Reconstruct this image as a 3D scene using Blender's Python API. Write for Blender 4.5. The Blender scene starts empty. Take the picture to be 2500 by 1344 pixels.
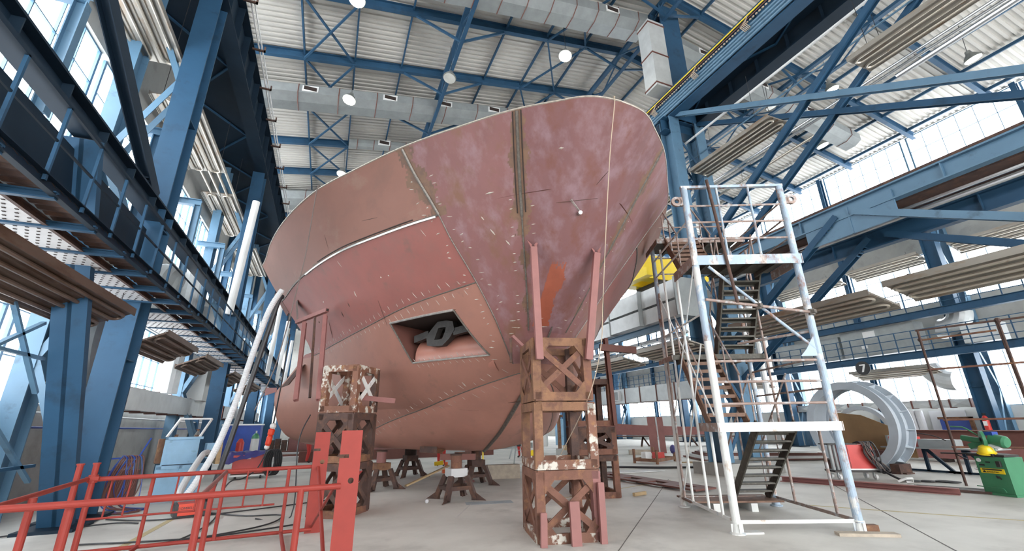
import bpy, math, random
import numpy as np
from mathutils import Vector, Matrix
random.seed(7)
SC = bpy.context.scene
COL = SC.collection
PI = math.pi
V = Vector

# ------------------------------------------------------------------ mesh builder
class MB:
    def __init__(self): self.v = []; self.f = []; self.m = []
    def add(self, vs, fs, mi=0):
        n = len(self.v); self.v += [tuple(p) for p in vs]
        self.f += [tuple(n + i for i in f) for f in fs]; self.m += [mi] * len(fs); return self
    def box(self, a, b, mi=0):
        x0, y0, z0 = a; x1, y1, z1 = b
        return self.add([(x0,y0,z0),(x1,y0,z0),(x1,y1,z0),(x0,y1,z0),(x0,y0,z1),(x1,y0,z1),(x1,y1,z1),(x0,y1,z1)],
            [(0,3,2,1),(4,5,6,7),(0,1,5,4),(1,2,6,5),(2,3,7,6),(3,0,4,7)], mi)
    def frame(self, p, q, up=(0,0,1)):
        p = V(p); q = V(q); d = (q - p).normalized(); up = V(up)
        if abs(d.dot(up)) > .995: up = V((0,1,0)) if abs(d.y) < .9 else V((1,0,0))
        s = d.cross(up).normalized(); u = s.cross(d).normalized(); return p, q, s, u
    def bar(self, p, q, w, h, up=(0,0,1), mi=0):
        p, q, s, u = self.frame(p, q, up); w /= 2; h /= 2
        c = [(-w,-h),(w,-h),(w,h),(-w,h)]
        vs = [p + s*a + u*b for a, b in c] + [q + s*a + u*b for a, b in c]
        return self.add(vs, [(3,2,1,0),(4,5,6,7),(0,1,5,4),(1,2,6,5),(2,3,7,6),(3,0,4,7)], mi)
    def prof(self, p, q, pts, up=(0,0,1), mi=0):
        "extrude a closed profile (list of (side,up)) from p to q"
        p, q, s, u = self.frame(p, q, up); n = len(pts)
        vs = [p + s*a + u*b for a, b in pts] + [q + s*a + u*b for a, b in pts]
        fs = [tuple(range(n))[::-1], tuple(range(n, 2*n))] + [(i, (i+1) % n, n + (i+1) % n, n + i) for i in range(n)]
        return self.add(vs, fs, mi)
    def ibeam(self, p, q, w, h, tf=.02, tw=.012, up=(0,0,1)):
        a, b, t = w/2, h/2, tw/2
        return self.prof(p, q, [(-a,-b),(a,-b),(a,-b+tf),(t,-b+tf),(t,b-tf),(a,b-tf),(a,b),(-a,b),(-a,b-tf),(-t,b-tf),(-t,-b+tf),(-a,-b+tf)], up)
    def chan(self, p, q, w, h, t=.012, up=(0,0,1)):
        a, b = w/2, h/2
        return self.prof(p, q, [(-a,-b),(a,-b),(a,-b+t),(-a+t,-b+t),(-a+t,b-t),(a,b-t),(a,b),(-a,b)], up)
    def angle(self, p, q, w, t=.01, up=(0,0,1)):
        return self.prof(p, q, [(0,0),(w,0),(w,t),(t,t),(t,w),(0,w)], up)
    def tube(self, pts, r, n=8, cap=True, mi=0):
        pts = [V(p) for p in pts]; k = len(pts); vs = []; pu = None
        for i, p in enumerate(pts):
            d = (pts[min(i+1, k-1)] - pts[max(i-1, 0)])
            d = d.normalized() if d.length > 1e-9 else V((0,0,1))
            if pu is None:
                pu = V((0,0,1)) if abs(d.z) < .9 else V((1,0,0))
            s = d.cross(pu)
            if s.length < 1e-6: s = d.cross(V((0,1,0)))
            s.normalize(); u = s.cross(d).normalized(); pu = u
            rr = r[i] if isinstance(r, (list, tuple)) else r
            for j in range(n):
                a = 2*PI*j/n; vs.append(p + s*math.cos(a)*rr + u*math.sin(a)*rr)
        fs = [(i*n+j, i*n+(j+1) % n, (i+1)*n+(j+1) % n, (i+1)*n+j) for i in range(k-1) for j in range(n)]
        if cap: fs += [tuple(range(n))[::-1], tuple(range((k-1)*n, k*n))]
        return self.add(vs, fs, mi)
    def cyl(self, p, q, r, n=16, r2=None, mi=0): return self.tube([p, q], [r, r if r2 is None else r2], n, True, mi)
    def ring(self, p, q, ro, ri, n=24):
        "hollow cylinder"
        p, q, s, u = self.frame(p, q); vs = []
        for c, r in ((p,ro),(q,ro),(q,ri),(p,ri)):
            vs += [c + s*math.cos(2*PI*j/n)*r + u*math.sin(2*PI*j/n)*r for j in range(n)]
        fs = [(a*n+j, a*n+(j+1) % n, ((a+1) % 4)*n+(j+1) % n, ((a+1) % 4)*n+j) for a in range(4) for j in range(n)]
        return self.add(vs, fs)
    def lathe(self, c, prof, n=20, axis=(0,0,1)):
        ax = V(axis).normalized(); t = V((1,0,0)) if abs(ax.x) < .9 else V((0,1,0))
        s = ax.cross(t).normalized(); u = ax.cross(s).normalized(); c = V(c); vs = []
        for r, h in prof:
            vs += [c + ax*h + s*math.cos(2*PI*j/n)*r + u*math.sin(2*PI*j/n)*r for j in range(n)]
        fs = [(i*n+j, i*n+(j+1) % n, (i+1)*n+(j+1) % n, (i+1)*n+j) for i in range(len(prof)-1) for j in range(n)]
        fs += [tuple(range(n))[::-1], tuple(range((len(prof)-1)*n, len(prof)*n))]
        return self.add(vs, fs)
    def plate(self, poly, n, t):
        "closed polygon of 3D points thickened by t along n"
        n = V(n).normalized(); k = len(poly); a = [V(p) - n*t/2 for p in poly]; b = [V(p) + n*t/2 for p in poly]
        return self.add(a + b, [tuple(range(k))[::-1], tuple(range(k, 2*k))] + [(i, (i+1) % k, k+(i+1) % k, k+i) for i in range(k)])
    def ball(self, c, r, n=10, sq=(1,1,1)):
        c = V(c); vs = []; m = n//2+1
        for i in range(m):
            t = PI*i/(m-1)
            for j in range(n):
                a = 2*PI*j/n; vs.append(c + V((math.sin(t)*math.cos(a)*r*sq[0], math.sin(t)*math.sin(a)*r*sq[1], math.cos(t)*r*sq[2])))
        return self.add(vs, [(i*n+j, (i+1)*n+j, (i+1)*n+(j+1) % n, i*n+(j+1) % n) for i in range(m-1) for j in range(n)])
    def quads(self, grid):
        "grid[i][j] of points -> open surface"
        r = len(grid); c = len(grid[0])
        return self.add([p for row in grid for p in row], [(i*c+j, i*c+j+1, (i+1)*c+j+1, (i+1)*c+j) for i in range(r-1) for j in range(c-1)])

def sm(pts, k=6):
    "smooth path through the points"
    P = [V(p) for p in pts]; n = len(P); out = []
    for i in range(n-1):
        a, b, c, d = P[max(i-1,0)], P[i], P[i+1], P[min(i+2,n-1)]
        for j in range(k):
            t = j/k; out.append(.5*((2*b)+(c-a)*t+(2*a-5*b+4*c-d)*t*t+(3*b-a-3*c+d)*t**3))
    return out+[P[-1]]
def mesh_of(name, mb, mats, off=(0,0,0)):
    me = bpy.data.meshes.new(name)
    ox, oy, oz = off
    me.from_pydata([(x-ox, y-oy, z-oz) for x, y, z in mb.v], [], mb.f)
    mats = mats if isinstance(mats, (list, tuple)) else [mats]
    for m in mats: me.materials.append(m)
    if len(mats) > 1: me.polygons.foreach_set('material_index', mb.m)
    me.polygons.foreach_set('use_smooth', [True]*len(me.polygons))
    me.validate(); me.update()
    me.set_sharp_from_angle(angle=math.radians(22))
    return me

def obj(name, mb, mat, parent=None, label=None, kind=None):
    "one mesh object in world coordinates (a part when parent is given)"
    base = (0,0,0)
    if parent is not None:
        base = root_loc(parent)
    me = mesh_of(name, mb, mat, base)
    o = bpy.data.objects.new(name, me); COL.objects.link(o)
    if parent is not None: o.parent = parent
    if label: o['label'] = label
    if kind: o['kind'] = kind
    return o
def root_loc(o):
    l = V(o.location)
    while o.parent is not None: o = o.parent; l = l + V(o.location)
    return tuple(l)
def tag(o, label, cat, group=None, kind=None):
    o['label'] = label; o['category'] = cat
    if group: o['group'] = group
    o['kind'] = kind or 'thing'
    return o
def thing(name, label, cat, loc, group=None):
    o = bpy.data.objects.new(name, None); COL.objects.link(o); o.location = loc; o.empty_display_size = .2
    return tag(o, label, cat, group)
def solo(name, mb, mat, label, cat, group=None, kind=None):
    a = np.array(mb.v); c = (float((a[:,0].min()+a[:,0].max())/2), float((a[:,1].min()+a[:,1].max())/2), float(a[:,2].min()))
    o = bpy.data.objects.new(name, mesh_of(name, mb, mat, c)); COL.objects.link(o); o.location = c
    return tag(o, label, cat, group, kind)
def struct(name, mb, mat, parent=None):
    o = obj(name, mb, mat, parent)
    o['kind'] = 'structure'
    return o
def dup(root, delta=(0,0,0), label=None, group=None, rz=0):
    def cp(o, par):
        c = o.copy(); COL.objects.link(c)
        if par is not None: c.parent = par
        for ch in o.children: cp(ch, c)
        return c
    r = cp(root, None); r.location = V(root.location) + V(delta); r.rotation_euler.z += rz
    if label: r['label'] = label
    if group: r['group'] = group
    return r
ORD = ['first','second','third','fourth','fifth','sixth','seventh','eighth','ninth','tenth','eleventh','twelfth','thirteenth','fourteenth','fifteenth','sixteenth']

# ------------------------------------------------------------------ materials
def mat(name, col, rough=.55, metal=0., var=.12, scale=3., col2=None, mix=(.45,.65), bump=0., bscale=40., stretch=(1,1,1), spec=None, col3=None, scale3=1.2, mix3=(.55,.75)):
    m = bpy.data.materials.new(name); m.use_nodes = True; nt = m.node_tree; N = nt.nodes; L = nt.links
    b = N['Principled BSDF']; b.inputs['Roughness'].default_value = rough; b.inputs['Metallic'].default_value = metal
    if spec is not None: b.inputs['Specular IOR Level'].default_value = spec
    tc = N.new('ShaderNodeNewGeometry'); mp = N.new('ShaderNodeVectorMath'); mp.operation = 'MULTIPLY'; mp.inputs[1].default_value = stretch
    L.new(tc.outputs['Position'], mp.inputs[0])
    def noise(sc, det=5):
        n = N.new('ShaderNodeTexNoise'); n.inputs['Scale'].default_value = sc; n.inputs['Detail'].default_value = det; n.inputs['Roughness'].default_value = .62
        L.new(mp.outputs[0], n.inputs['Vector']); return n
    def ramp(src, lo, hi, c0, c1):
        r = N.new('ShaderNodeValToRGB'); r.color_ramp.elements[0].position = lo; r.color_ramp.elements[1].position = hi
        r.color_ramp.elements[0].color = (*c0, 1); r.color_ramp.elements[1].color = (*c1, 1); L.new(src, r.inputs[0]); return r
    n1 = noise(scale)
    d = [max(0, c*(1-var)) for c in col]; e = [min(1, c*(1+var)) for c in col]
    out = ramp(n1.outputs['Fac'], .3, .7, d, e).outputs[0]
    def over(c2, sc, mx, out):
        n2 = noise(sc, 7); mk = ramp(n2.outputs['Fac'], mx[0], mx[1], (0,0,0), (1,1,1))
        mm = N.new('ShaderNodeMix'); mm.data_type = 'RGBA'; L.new(mk.outputs[0], mm.inputs['Factor']); L.new(out, mm.inputs['A']); mm.inputs['B'].default_value = (*c2, 1)
        return mm.outputs['Result']
    if col2: out = over(col2, scale*1.9, mix, out)
    if col3: out = over(col3, scale3, mix3, out)
    L.new(out, b.inputs['Base Color'])
    if bump:
        nb = noise(bscale, 4); bp = N.new('ShaderNodeBump'); bp.inputs['Strength'].default_value = bump; bp.inputs['Distance'].default_value = .02
        L.new(nb.outputs['Fac'], bp.inputs['Height']); L.new(bp.outputs[0], b.inputs['Normal'])
    return m
def emit(name, col, s):
    m = bpy.data.materials.new(name); m.use_nodes = True; nt = m.node_tree; nt.nodes.clear()
    e = nt.nodes.new('ShaderNodeEmission'); e.inputs[0].default_value = (*col, 1); e.inputs[1].default_value = s
    o = nt.nodes.new('ShaderNodeOutputMaterial'); nt.links.new(e.outputs[0], o.inputs[0]); return m
def glass(name):
    m = bpy.data.materials.new(name); m.use_nodes = True; nt = m.node_tree; nt.nodes.clear()
    t = nt.nodes.new('ShaderNodeBsdfTransparent'); t.inputs[0].default_value = (.93,.96,.98,1)
    g = nt.nodes.new('ShaderNodeBsdfGlossy'); g.inputs['Roughness'].default_value = .05
    x = nt.nodes.new('ShaderNodeMixShader'); x.inputs[0].default_value = .07
    o = nt.nodes.new('ShaderNodeOutputMaterial')
    nt.links.new(t.outputs[0], x.inputs[1]); nt.links.new(g.outputs[0], x.inputs[2]); nt.links.new(x.outputs[0], o.inputs[0]); return m

M = {}
M['blue'] = mat('blue_steel_paint', (.024,.075,.142), .55, 0, .14, 1.2, col2=(.018,.045,.08), mix=(.55,.75), spec=.3)
M['lblue'] = mat('light_blue_steel_paint', (.095,.19,.285), .45, 0, .1, 1.5, col2=(.06,.115,.17), mix=(.58,.72))
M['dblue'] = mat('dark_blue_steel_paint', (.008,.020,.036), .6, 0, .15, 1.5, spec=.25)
M['roof'] = mat('grey_corrugated_sheet', (.52,.50,.46), .55, .1, .1, .5)
M['conc'] = mat('concrete_panel', (.36,.36,.34), .85, 0, .12, .8, col2=(.25,.25,.23), mix=(.55,.8))
M['grey_panel'] = mat('grey_wall_panel', (.33,.33,.32), .8, 0, .12, .7, col2=(.22,.22,.20), mix=(.5,.75))  # darker copy of the white panel, for the left wall
M['white_panel'] = mat('white_wall_panel', (.55,.55,.53), .7, 0, .08, .7, col2=(.38,.37,.34), mix=(.6,.85))
M['stain'] = mat('bluish_floor_stain', (.34,.39,.42), .7, 0, .15, 3.)
M['floor'] = mat('concrete_floor', (.62,.605,.56), .6, 0, .10, .35, col2=(.49,.475,.44), mix=(.46,.72), bump=.08, bscale=25, col3=(.36,.35,.325), scale3=.8, mix3=(.54,.80))
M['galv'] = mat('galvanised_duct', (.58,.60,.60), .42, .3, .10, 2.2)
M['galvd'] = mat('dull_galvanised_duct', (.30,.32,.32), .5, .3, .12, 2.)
M['pipe'] = mat('bright_steel_pipe', (.62,.63,.64), .28, .75, .08, 2.)
M['heat'] = mat('rusty_heater_panel', (.30,.275,.24), .45, .45, .12, 2.5, col2=(.24,.15,.085), mix=(.54,.72), stretch=(1,.25,1))
M['heatd'] = mat('brown_heater_panel', (.15,.105,.08), .5, .2, .14, 2.5, col2=(.09,.05,.03), mix=(.48,.66), stretch=(1,.25,1))
M['heatt'] = mat('heater_tube', (.50,.45,.38), .35, .55, .1, 3., col2=(.30,.17,.09), mix=(.6,.75))
M['glass'] = glass('window_glass')
M['red'] = mat('red_rail_paint', (.28,.030,.020), .65, 0, .08, 5.)
M['rust'] = mat('rusty_steel', (.175,.078,.052), .75, .1, .25, 3., col2=(.26,.125,.06), mix=(.54,.72), bump=.25, bscale=50, col3=(.10,.045,.03), scale3=5, mix3=(.57,.70))
M['rustw'] = mat('rust_and_white_paint', (.18,.08,.05), .7, 0, .2, 3., col2=(.55,.52,.46), mix=(.52,.58), bump=.2, bscale=50, col3=(.26,.125,.05), scale3=6, mix3=(.57,.68))
M['rustd'] = mat('dark_rusty_steel', (.075,.042,.034), .75, .1, .25, 3., col2=(.14,.068,.042), mix=(.5,.68), bump=.25, bscale=50)
M['rusty_o'] = mat('ochre_rust_steel', (.205,.10,.052), .75, 0, .25, 3., col2=(.125,.055,.036), mix=(.46,.62), bump=.2, bscale=50, col3=(.30,.17,.08), scale3=5, mix3=(.60,.72))
M['primer'] = mat('pink_red_primer', (.255,.105,.095), .6, 0, .10, 4.)
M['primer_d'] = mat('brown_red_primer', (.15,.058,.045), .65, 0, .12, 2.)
M['weld'] = mat('ground_weld_steel', (.13,.115,.10), .45, .4, .35, 20.)
M['weldb'] = mat('bright_weld_bead', (.58,.57,.54), .3, .8, .2, 12.)
M['chalk'] = mat('ground_tack_mark', (.42,.37,.32), .5, .3, .25, 20.)
M['black'] = mat('black_rubber', (.02,.02,.022), .5, 0, .2, 5.)
M['anchor'] = mat('black_cast_steel', (.035,.032,.03), .5, .3, .3, 6., bump=.3)
M['dark'] = mat('dark_steel_and_void_shade', (.03,.018,.015), .8)
M['scaf'] = mat('worn_blue_white_paint', (.34,.43,.53), .55, 0, .12, 2.5, col2=(.62,.62,.60), mix=(.52,.60), col3=(.24,.13,.085), scale3=4.5, mix3=(.52,.64), stretch=(1,1,.6))
M['scafw'] = mat('worn_white_paint', (.68,.69,.67), .5, 0, .06, 2., col2=(.42,.48,.54), mix=(.56,.68), col3=(.30,.17,.09), scale3=4., mix3=(.60,.72), stretch=(1,1,.5))
M['scafr'] = mat('rusty_stair_rail', (.30,.22,.19), .6, .2, .2, 4., col2=(.42,.42,.43), mix=(.52,.62))
M['tread'] = mat('dark_stair_tread', (.075,.07,.058), .6, .3, .25, 5., col2=(.13,.12,.10), mix=(.5,.7))
M['treadr'] = mat('rusty_floor_plate', (.19,.11,.075), .65, .2, .2, 4., col2=(.12,.065,.045), mix=(.5,.68))
M['green'] = mat('green_machine_paint', (.045,.20,.10), .42, 0, .08, 3., col2=(.05,.20,.10), mix=(.62,.76))
M['yellow'] = mat('yellow_plastic', (.83,.60,.02), .3, 0, .04, 4.)
M['yellowp'] = mat('faded_yellow_floor_paint', (.48,.40,.22), .7, 0, .1, 6.)
M['chalkline'] = mat('pale_floor_chalk', (.55,.54,.52), .8)
M['joint'] = mat('dark_floor_joint', (.14,.13,.12), .8)
M['ring'] = mat('grey_primer_ring', (.46,.51,.56), .5, 0, .07, 2.)
M['brown'] = mat('brown_card', (.32,.19,.09), .75, 0, .1, 2.)
M['wred'] = mat('red_machine_paint', (.56,.05,.042), .4, 0, .08, 4.)
M['orange'] = mat('bright_orange_red_case', (.72,.055,.018), .4, 0, .06, 4.)
M['cab'] = mat('sky_blue_machine_paint', (.26,.47,.66), .5, 0, .1, 3., col2=(.16,.28,.38), mix=(.62,.74))
M['tarp'] = mat('blue_tarpaulin', (.045,.04,.17), .45, 0, .2, 4.)
M['wood'] = mat('bare_timber', (.50,.36,.20), .75, 0, .15, 6., stretch=(1,1,4))
M['woodg'] = mat('grey_timber', (.42,.36,.29), .8, 0, .15, 6.)
M['hose'] = mat('grey_ribbed_hose', (.60,.61,.62), .45, 0, .06, 8.)
M['rope'] = mat('pale_rope', (.45,.36,.27), .8)
M['roped'] = mat('dark_wire_rope', (.13,.10,.09), .7)
M['cable'] = mat('black_cable', (.025,.025,.028), .5)
M['cyl'] = mat('steel_gas_cylinder', (.22,.21,.20), .35, .4, .1, 4.)
M['white'] = mat('white_paint', (.75,.75,.74), .5, 0, .05, 4.)
M['lens'] = emit('lamp_lens', (1,.98,.86), 14)
M['lamp_off'] = mat('grey_lamp_glass', (.50,.50,.46), .25)
M['lampb'] = mat('lamp_housing', (.20,.21,.20), .5, .3)
M['skin'] = mat('skin', (.45,.25,.17), .55)
M['cover'] = mat('red_coverall_cloth', (.46,.03,.025), .8, 0, .12, 8.)
M['hivis'] = mat('orange_helmet', (.75,.13,.03), .4)
M['bluebox'] = mat('deep_blue_plastic', (.02,.06,.30), .4)
M['paper'] = mat('white_sheet', (.66,.66,.68), .8, 0, .05, 2.)
M['greyplate'] = mat('grey_white_plate', (.56,.56,.56), .55, 0, .08, 2.)

# ------------------------------------------------------------------ camera
cd = bpy.data.cameras.new('camera'); cam = bpy.data.objects.new('camera', cd); COL.objects.link(cam)
cd.sensor_width = 36; cd.lens = 1066.0112569762105/2500*36; cd.clip_end = 300; cd.clip_start = .05
R = Matrix(((0.9264842,-0.10941892,-0.36007571),(-0.37608712,-0.30382584,-0.87535612),(-0.01361978,0.94642346,-0.32264089)))
cam.matrix_world = Matrix.Translation((0,0,1.6)) @ R.to_4x4()
SC.camera = cam

# ------------------------------------------------------------------ world and view
w = bpy.data.worlds.new('overcast_sky'); SC.world = w; w.use_nodes = True
bg = w.node_tree.nodes['Background']; bg.inputs[0].default_value = (.97,.985,1.0,1); bg.inputs[1].default_value = 7.0
SC.view_settings.view_transform = 'Standard'; SC.view_settings.look = 'None'; SC.view_settings.gamma = 1; SC.view_settings.use_curve_mapping = False
SC.view_settings.exposure = 0.62
SC.cycles.max_bounces = 7; SC.cycles.diffuse_bounces = 5; SC.cycles.glossy_bounces = 3; SC.cycles.transparent_max_bounces = 12
SC.cycles.caustics_reflective = False; SC.cycles.caustics_refractive = False; SC.cycles.use_denoising = True
SC.cycles.sample_clamp_indirect = 8
# ================================================================== THE HALL
XL, XM, XR = -4.2, 12.7, 28.6       # the three column rows
WL, WR = -6.0, 30.2                 # inside faces of the side walls
def roofz(x): return 20.5 - .17*abs(x - 12.5)
# floor
struct('floor', MB().box((-6.3,-16,-.3),(30.5,62,0)), M['floor'])
# corrugated roof, two slopes
def corrugated(x0, x1):
    ys = []; y = -16; p = .27; a = .06
    while y < 62:
        ys += [(y,0),(y+p*.42,0),(y+p*.5,a),(y+p*.92,a)]; y += p
    return MB().quads([[(x0, yy, roofz(x0)+dz) for yy, dz in ys], [(x1, yy, roofz(x1)+dz) for yy, dz in ys]])
struct('ceiling', corrugated(-6.3,12.5), M['roof']); struct('ceiling', corrugated(12.5,30.5), M['roof'])
# side walls as bands, far wall
BANDS = [(2.15,4.9),(7.6,10.4),(14.4,17.45)]
def wall_band(name, x, t, y0, y1, z0, z1, m): struct(name, MB().box((x, y0, z0),(x+t, y1, z1)), m)
for nm, x, t, y0 in (('wall_left', WL-.25, .25, -16),('wall_right', WR, .25, -16)):
    struct(nm, MB().box((x,-16,2.15),(x+t,1.88,17.45)), M['conc'])  # unseen stretch behind the camera, left solid to cut side light
    for z0, z1, m in ((0,2.15,M['grey_panel'] if x < 0 else M['white_panel']),(4.9,7.6,M['conc']),(10.4,14.4,M['conc']),(17.45,17.62,M['white_panel'])):
        wall_band(nm, x, t, y0, 62, z0, z1, m)
for x0_, x1_, z0_, z1_ in ((WL,-4.5,0,17),(24,WR,0,17),(-4.5,24,10.0,20.0)):
    struct('wall_near_unseen', MB().box((x0_,-16.3,z0_),(x1_,-16,z1_)), M['conc'])  # unseen end wall, added with a wide opening sized to admit light
struct('wall_far', MB().box((WL,62,0),(WR,62.3,20.4)), M['conc'])
# windows: one per bay and band
wcount = [0]
def window(x, y0, y1, z0, z1, s):
    wcount[0] += 1
    b = MB(); d = .035
    xi = x + s*.12
    for i in range(0, 7):
        y = y0 + (y1-y0)*i/6; wd = .04 if i in (0,6) else .013
        b.box((xi-.03, y-wd, z0),(xi+.03, y+wd, z1))
    nz = 3
    for k in range(nz+1):
        z = z0 + (z1-z0)*k/nz; wd = .04 if k in (0,nz) else .013
        b.box((xi-.028, y0, z-wd),(xi+.028, y1, z+wd))
    nm = 'window_%d' % wcount[0]
    fr = struct(nm, b, M['lblue'])
    g = MB().add([(xi,y0,z0),(xi,y1,z0),(xi,y1,z1),(xi,y0,z1)], [(0,1,2,3)])
    struct('window_pane', g, M['glass'], fr)
BAY = 4.9
for s, x in ((-1, WL),(1, WR)):
    for k in range(-2, 10):
        yc = 11.7 + k*BAY
        for bi, (z0, z1) in enumerate(BANDS):
            if s < 0 and bi == 2: 
                if k > 6: continue
            window(x, yc+.16, yc+BAY-.16, z0, z1, s)
# wall posts between the windows
LOWER = 'blue steel wall post between the windows of the %s wall, %s bay from the camera'
for s, x in ((-1, WL+.17),(1, WR-.17)):
    for k in range(-2, 10):
        y = 11.7 + k*BAY
        if k % 2 == 0 and k < 8: continue      # these are the outer legs of the main columns
        b = MB().ibeam((x, y, 0), (x, y, 17.4), .22, .30, .03, .02, (1,0,0))
        solo('wall_post', b, M['blue'], LOWER % ('left' if s < 0 else 'right', ORD[k+2]), 'post', 'wall posts of the %s wall' % ('left' if s < 0 else 'right'))
# ---------------------------------------------------------------- columns
def lattice_column(row, x, side, y, ztop, label):
    "main leg on the row, outer leg towards the wall, lacing between"
    t = thing('steel_column', label, 'column', (x, y, 0), 'columns of the %s row' % row)
    b = MB().box((x-.25, y-.30, 0),(x+.25, y-.26, ztop)).box((x-.25, y+.26, 0),(x+.25, y+.30, ztop)).box((x-.03, y-.26, 0),(x+.03, y+.26, ztop))
    for k in range(1, int(ztop/3)): b.box((x-.22, y-.26, 3*k-.012),(x+.22, y+.26, 3*k+.012))
    obj('main_leg', b, M['blue'], t)
    obj('base_plate', MB().box((x-.45, y-.5, 0),(x+.45, y+.5, .06)), M['dblue'], t)
    xo = x + side*1.3
    obj('outer_leg', MB().box((xo-.16, y-.27, 0),(xo+.16, y-.24, ztop)).box((xo-.16, y+.24, 0),(xo+.16, y+.27, ztop)).box((xo-.02, y-.24, 0),(xo+.02, y+.24, ztop)), M['lblue'], t)
    z = .6; sgn = 1; lz = 2.35
    while z + lz < ztop:
        for yy in (y-.24, y+.24):
            a = (x+side*.2, yy, z if sgn > 0 else z+lz); c = (xo-side*.12, yy, z+lz if sgn > 0 else z)
            obj('lacing_bar', MB().bar(a, c, .02, .14), M['lblue'], t)
        z += lz; sgn = -sgn
    return t
for i, y in enumerate((11.7, 21.5, 31.3, 41.1, 50.9)):
    lattice_column('left', XL, -1, y, 13.1, 'blue double-legged crane column of the left row, ' + ('nearest to the camera, beside the red railing' if i == 0 else ORD[i] + ' from the camera'))
    lattice_column('right', XR, 1, y-.3, 13.2, 'blue double-legged crane column of the right wall, ' + ('nearest, with a red fire extinguisher' if i == 0 else ORD[i] + ' from the camera'))
def mid_column(y, label):
    t = thing('steel_column', label, 'column', (XM, y, 0), 'columns of the middle row')
    for x, nm in ((12.05,'inner_leg'),(13.4,'outer_leg')):
        obj(nm, MB().box((x-.25, y-.30, .35),(x+.25, y-.26, 13.6)).box((x-.25, y+.26, .35),(x+.25, y+.30, 13.6)).box((x-.03, y-.26, .35),(x+.03, y+.26, 13.6)), M['lblue'], t)  # lighter blue than the shaft, light on the legs put into the colour
    obj('upper_shaft', MB().box((12.2, y-.30, 13.6),(13.3, y-.26, 20.0)).box((12.2, y+.26, 13.6),(13.3, y+.30, 20.0)).box((12.7, y-.26, 13.6),(12.8, y+.26, 20.0)), M['blue'], t)
    obj('head_beam', MB().ibeam((11.6, y, 13.3),(14.0, y, 13.3), .4, .6), M['blue'], t)
    obj('plinth', MB().box((11.5, y-.7, 0),(14.0, y+.7, .35)), M['conc'], t)
    z = .6; sgn = 1; lz = 1.5
    while z + lz < 13.4:
        for yy in (y-.28, y+.28):
            a, c = ((12.2, yy, z),(13.25, yy, z+lz)) if sgn > 0 else ((13.25, yy, z),(12.2, yy, z+lz))
            obj('lacing_bar', MB().bar(a, c, .02, .12), M['blue'], t)
        z += lz; sgn = -sgn
for i, y in enumerate((11.67, 21.5, 31.3, 41.1, 50.9)):
    mid_column(y, 'tall blue twin-legged column of the middle row ' + ('behind the stair tower' if i == 0 else 'beyond the ship, ' + ORD[i] + ' from the camera'))
# ---------------------------------------------------------------- roof steel
RAFT = [7.65 + 3.45*k for k in range(0, 13)]
for k, y in enumerate(RAFT):
    for nm, x0, x1 in (('left', -6.0, 12.5),('right', 12.5, 30.2)):
        zz = .22
        b = MB().ibeam((x0, y, roofz(x0)-zz),(x1, y, roofz(x1)-zz), .20, .40, .025, .015)
        solo('roof_rafter', b, M['blue'], 'blue sloping roof rafter of the %s roof slope, %s from the camera' % (nm, ORD[k]), 'roof beam', 'rafters of the %s roof slope' % nm)
PURL = [-4.85 + 2.15*k for k in range(0, 17)]
for k, x in enumerate(PURL):
    deep = k in (4, 8, 12)
    if deep:
        t = thing('roof_truss', 'dark blue lengthwise roof truss %s' % ('along the middle of the left slope' if k == 4 else 'under the ridge' if k == 8 else 'along the middle of the right slope'), 'truss', (x, 6, roofz(x)-1.5), 'lengthwise roof trusses')
        z1 = roofz(x)-.45; z0 = z1-1.0
        obj('top_chord', MB().bar((x,4,z1),(x,60,z1), .22, .16), M['blue'], t)
        obj('bottom_chord', MB().bar((x,4,z0),(x,60,z0), .16, .10), M['blue'], t)
        b = MB()
        for j, y in enumerate(RAFT):
            b.bar((x,y,z1),(x,y+1.72,z0), .06, .06).bar((x,y+1.72,z0),(x,y+3.45,z1), .06, .06)
        obj('web_bars', b, M['blue'], t)
    else:
        solo('roof_purlin', MB().bar((x,4,roofz(x)-.12),(x,60,roofz(x)-.12), .07, .16), M['blue'],
             'thin blue roof purlin on the %s slope, %s from the %s eave' % (('left', ORD[k], 'left') if k < 8 else ('right', ORD[16-k], 'right')), 'purlin', 'roof purlins')
def xbrace(x0, x1, j, label):
    t = thing('roof_cross_brace', label, 'brace', (x0, RAFT[j], roofz(x0)-1), 'cross braces under the roof')
    y0, y1 = RAFT[j], RAFT[j+1]
    obj('brace_bar', MB().bar((x0,y0,roofz(x0)-.34),(x1,y1,roofz(x1)-.34), .08, .08), M['blue'], t)
    obj('brace_bar', MB().bar((x1,y0,roofz(x1)-.42),(x0,y1,roofz(x0)-.42), .08, .08), M['blue'], t)
for j in range(1, 8):
    xbrace(PURL[1], PURL[2], j, 'pair of crossed blue bars under the left roof edge, %s bay from the camera' % ORD[j-1])
    xbrace(PURL[6], PURL[7], j, 'pair of crossed blue bars left of the ridge, %s bay from the camera' % ORD[j-1])
    xbrace(PURL[11], PURL[12], j, 'pair of crossed blue bars on the right slope, %s bay from the camera' % ORD[j-1])
# knee struts from the trusses to the rafters
for k, (x, s) in enumerate(((12.3,-1),(12.3,1),(20.95,-1),(20.95,1),(3.75,1),(3.75,-1))):
    for j in (1,2,3,4):
        y = RAFT[j]
        solo('knee_strut', MB().bar((x, y, roofz(x)-1.45),(x+s*2.0, y, roofz(x+s*2.0)-.45), .08, .10), M['blue'],
            'short slanting blue strut from the %s truss up to the %s rafter, %s side' % ({12.3:'ridge',20.95:'right slope',3.75:'left slope'}[x], ORD[j], 'left' if s < 0 else 'right'), 'strut', 'knee struts')
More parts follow.
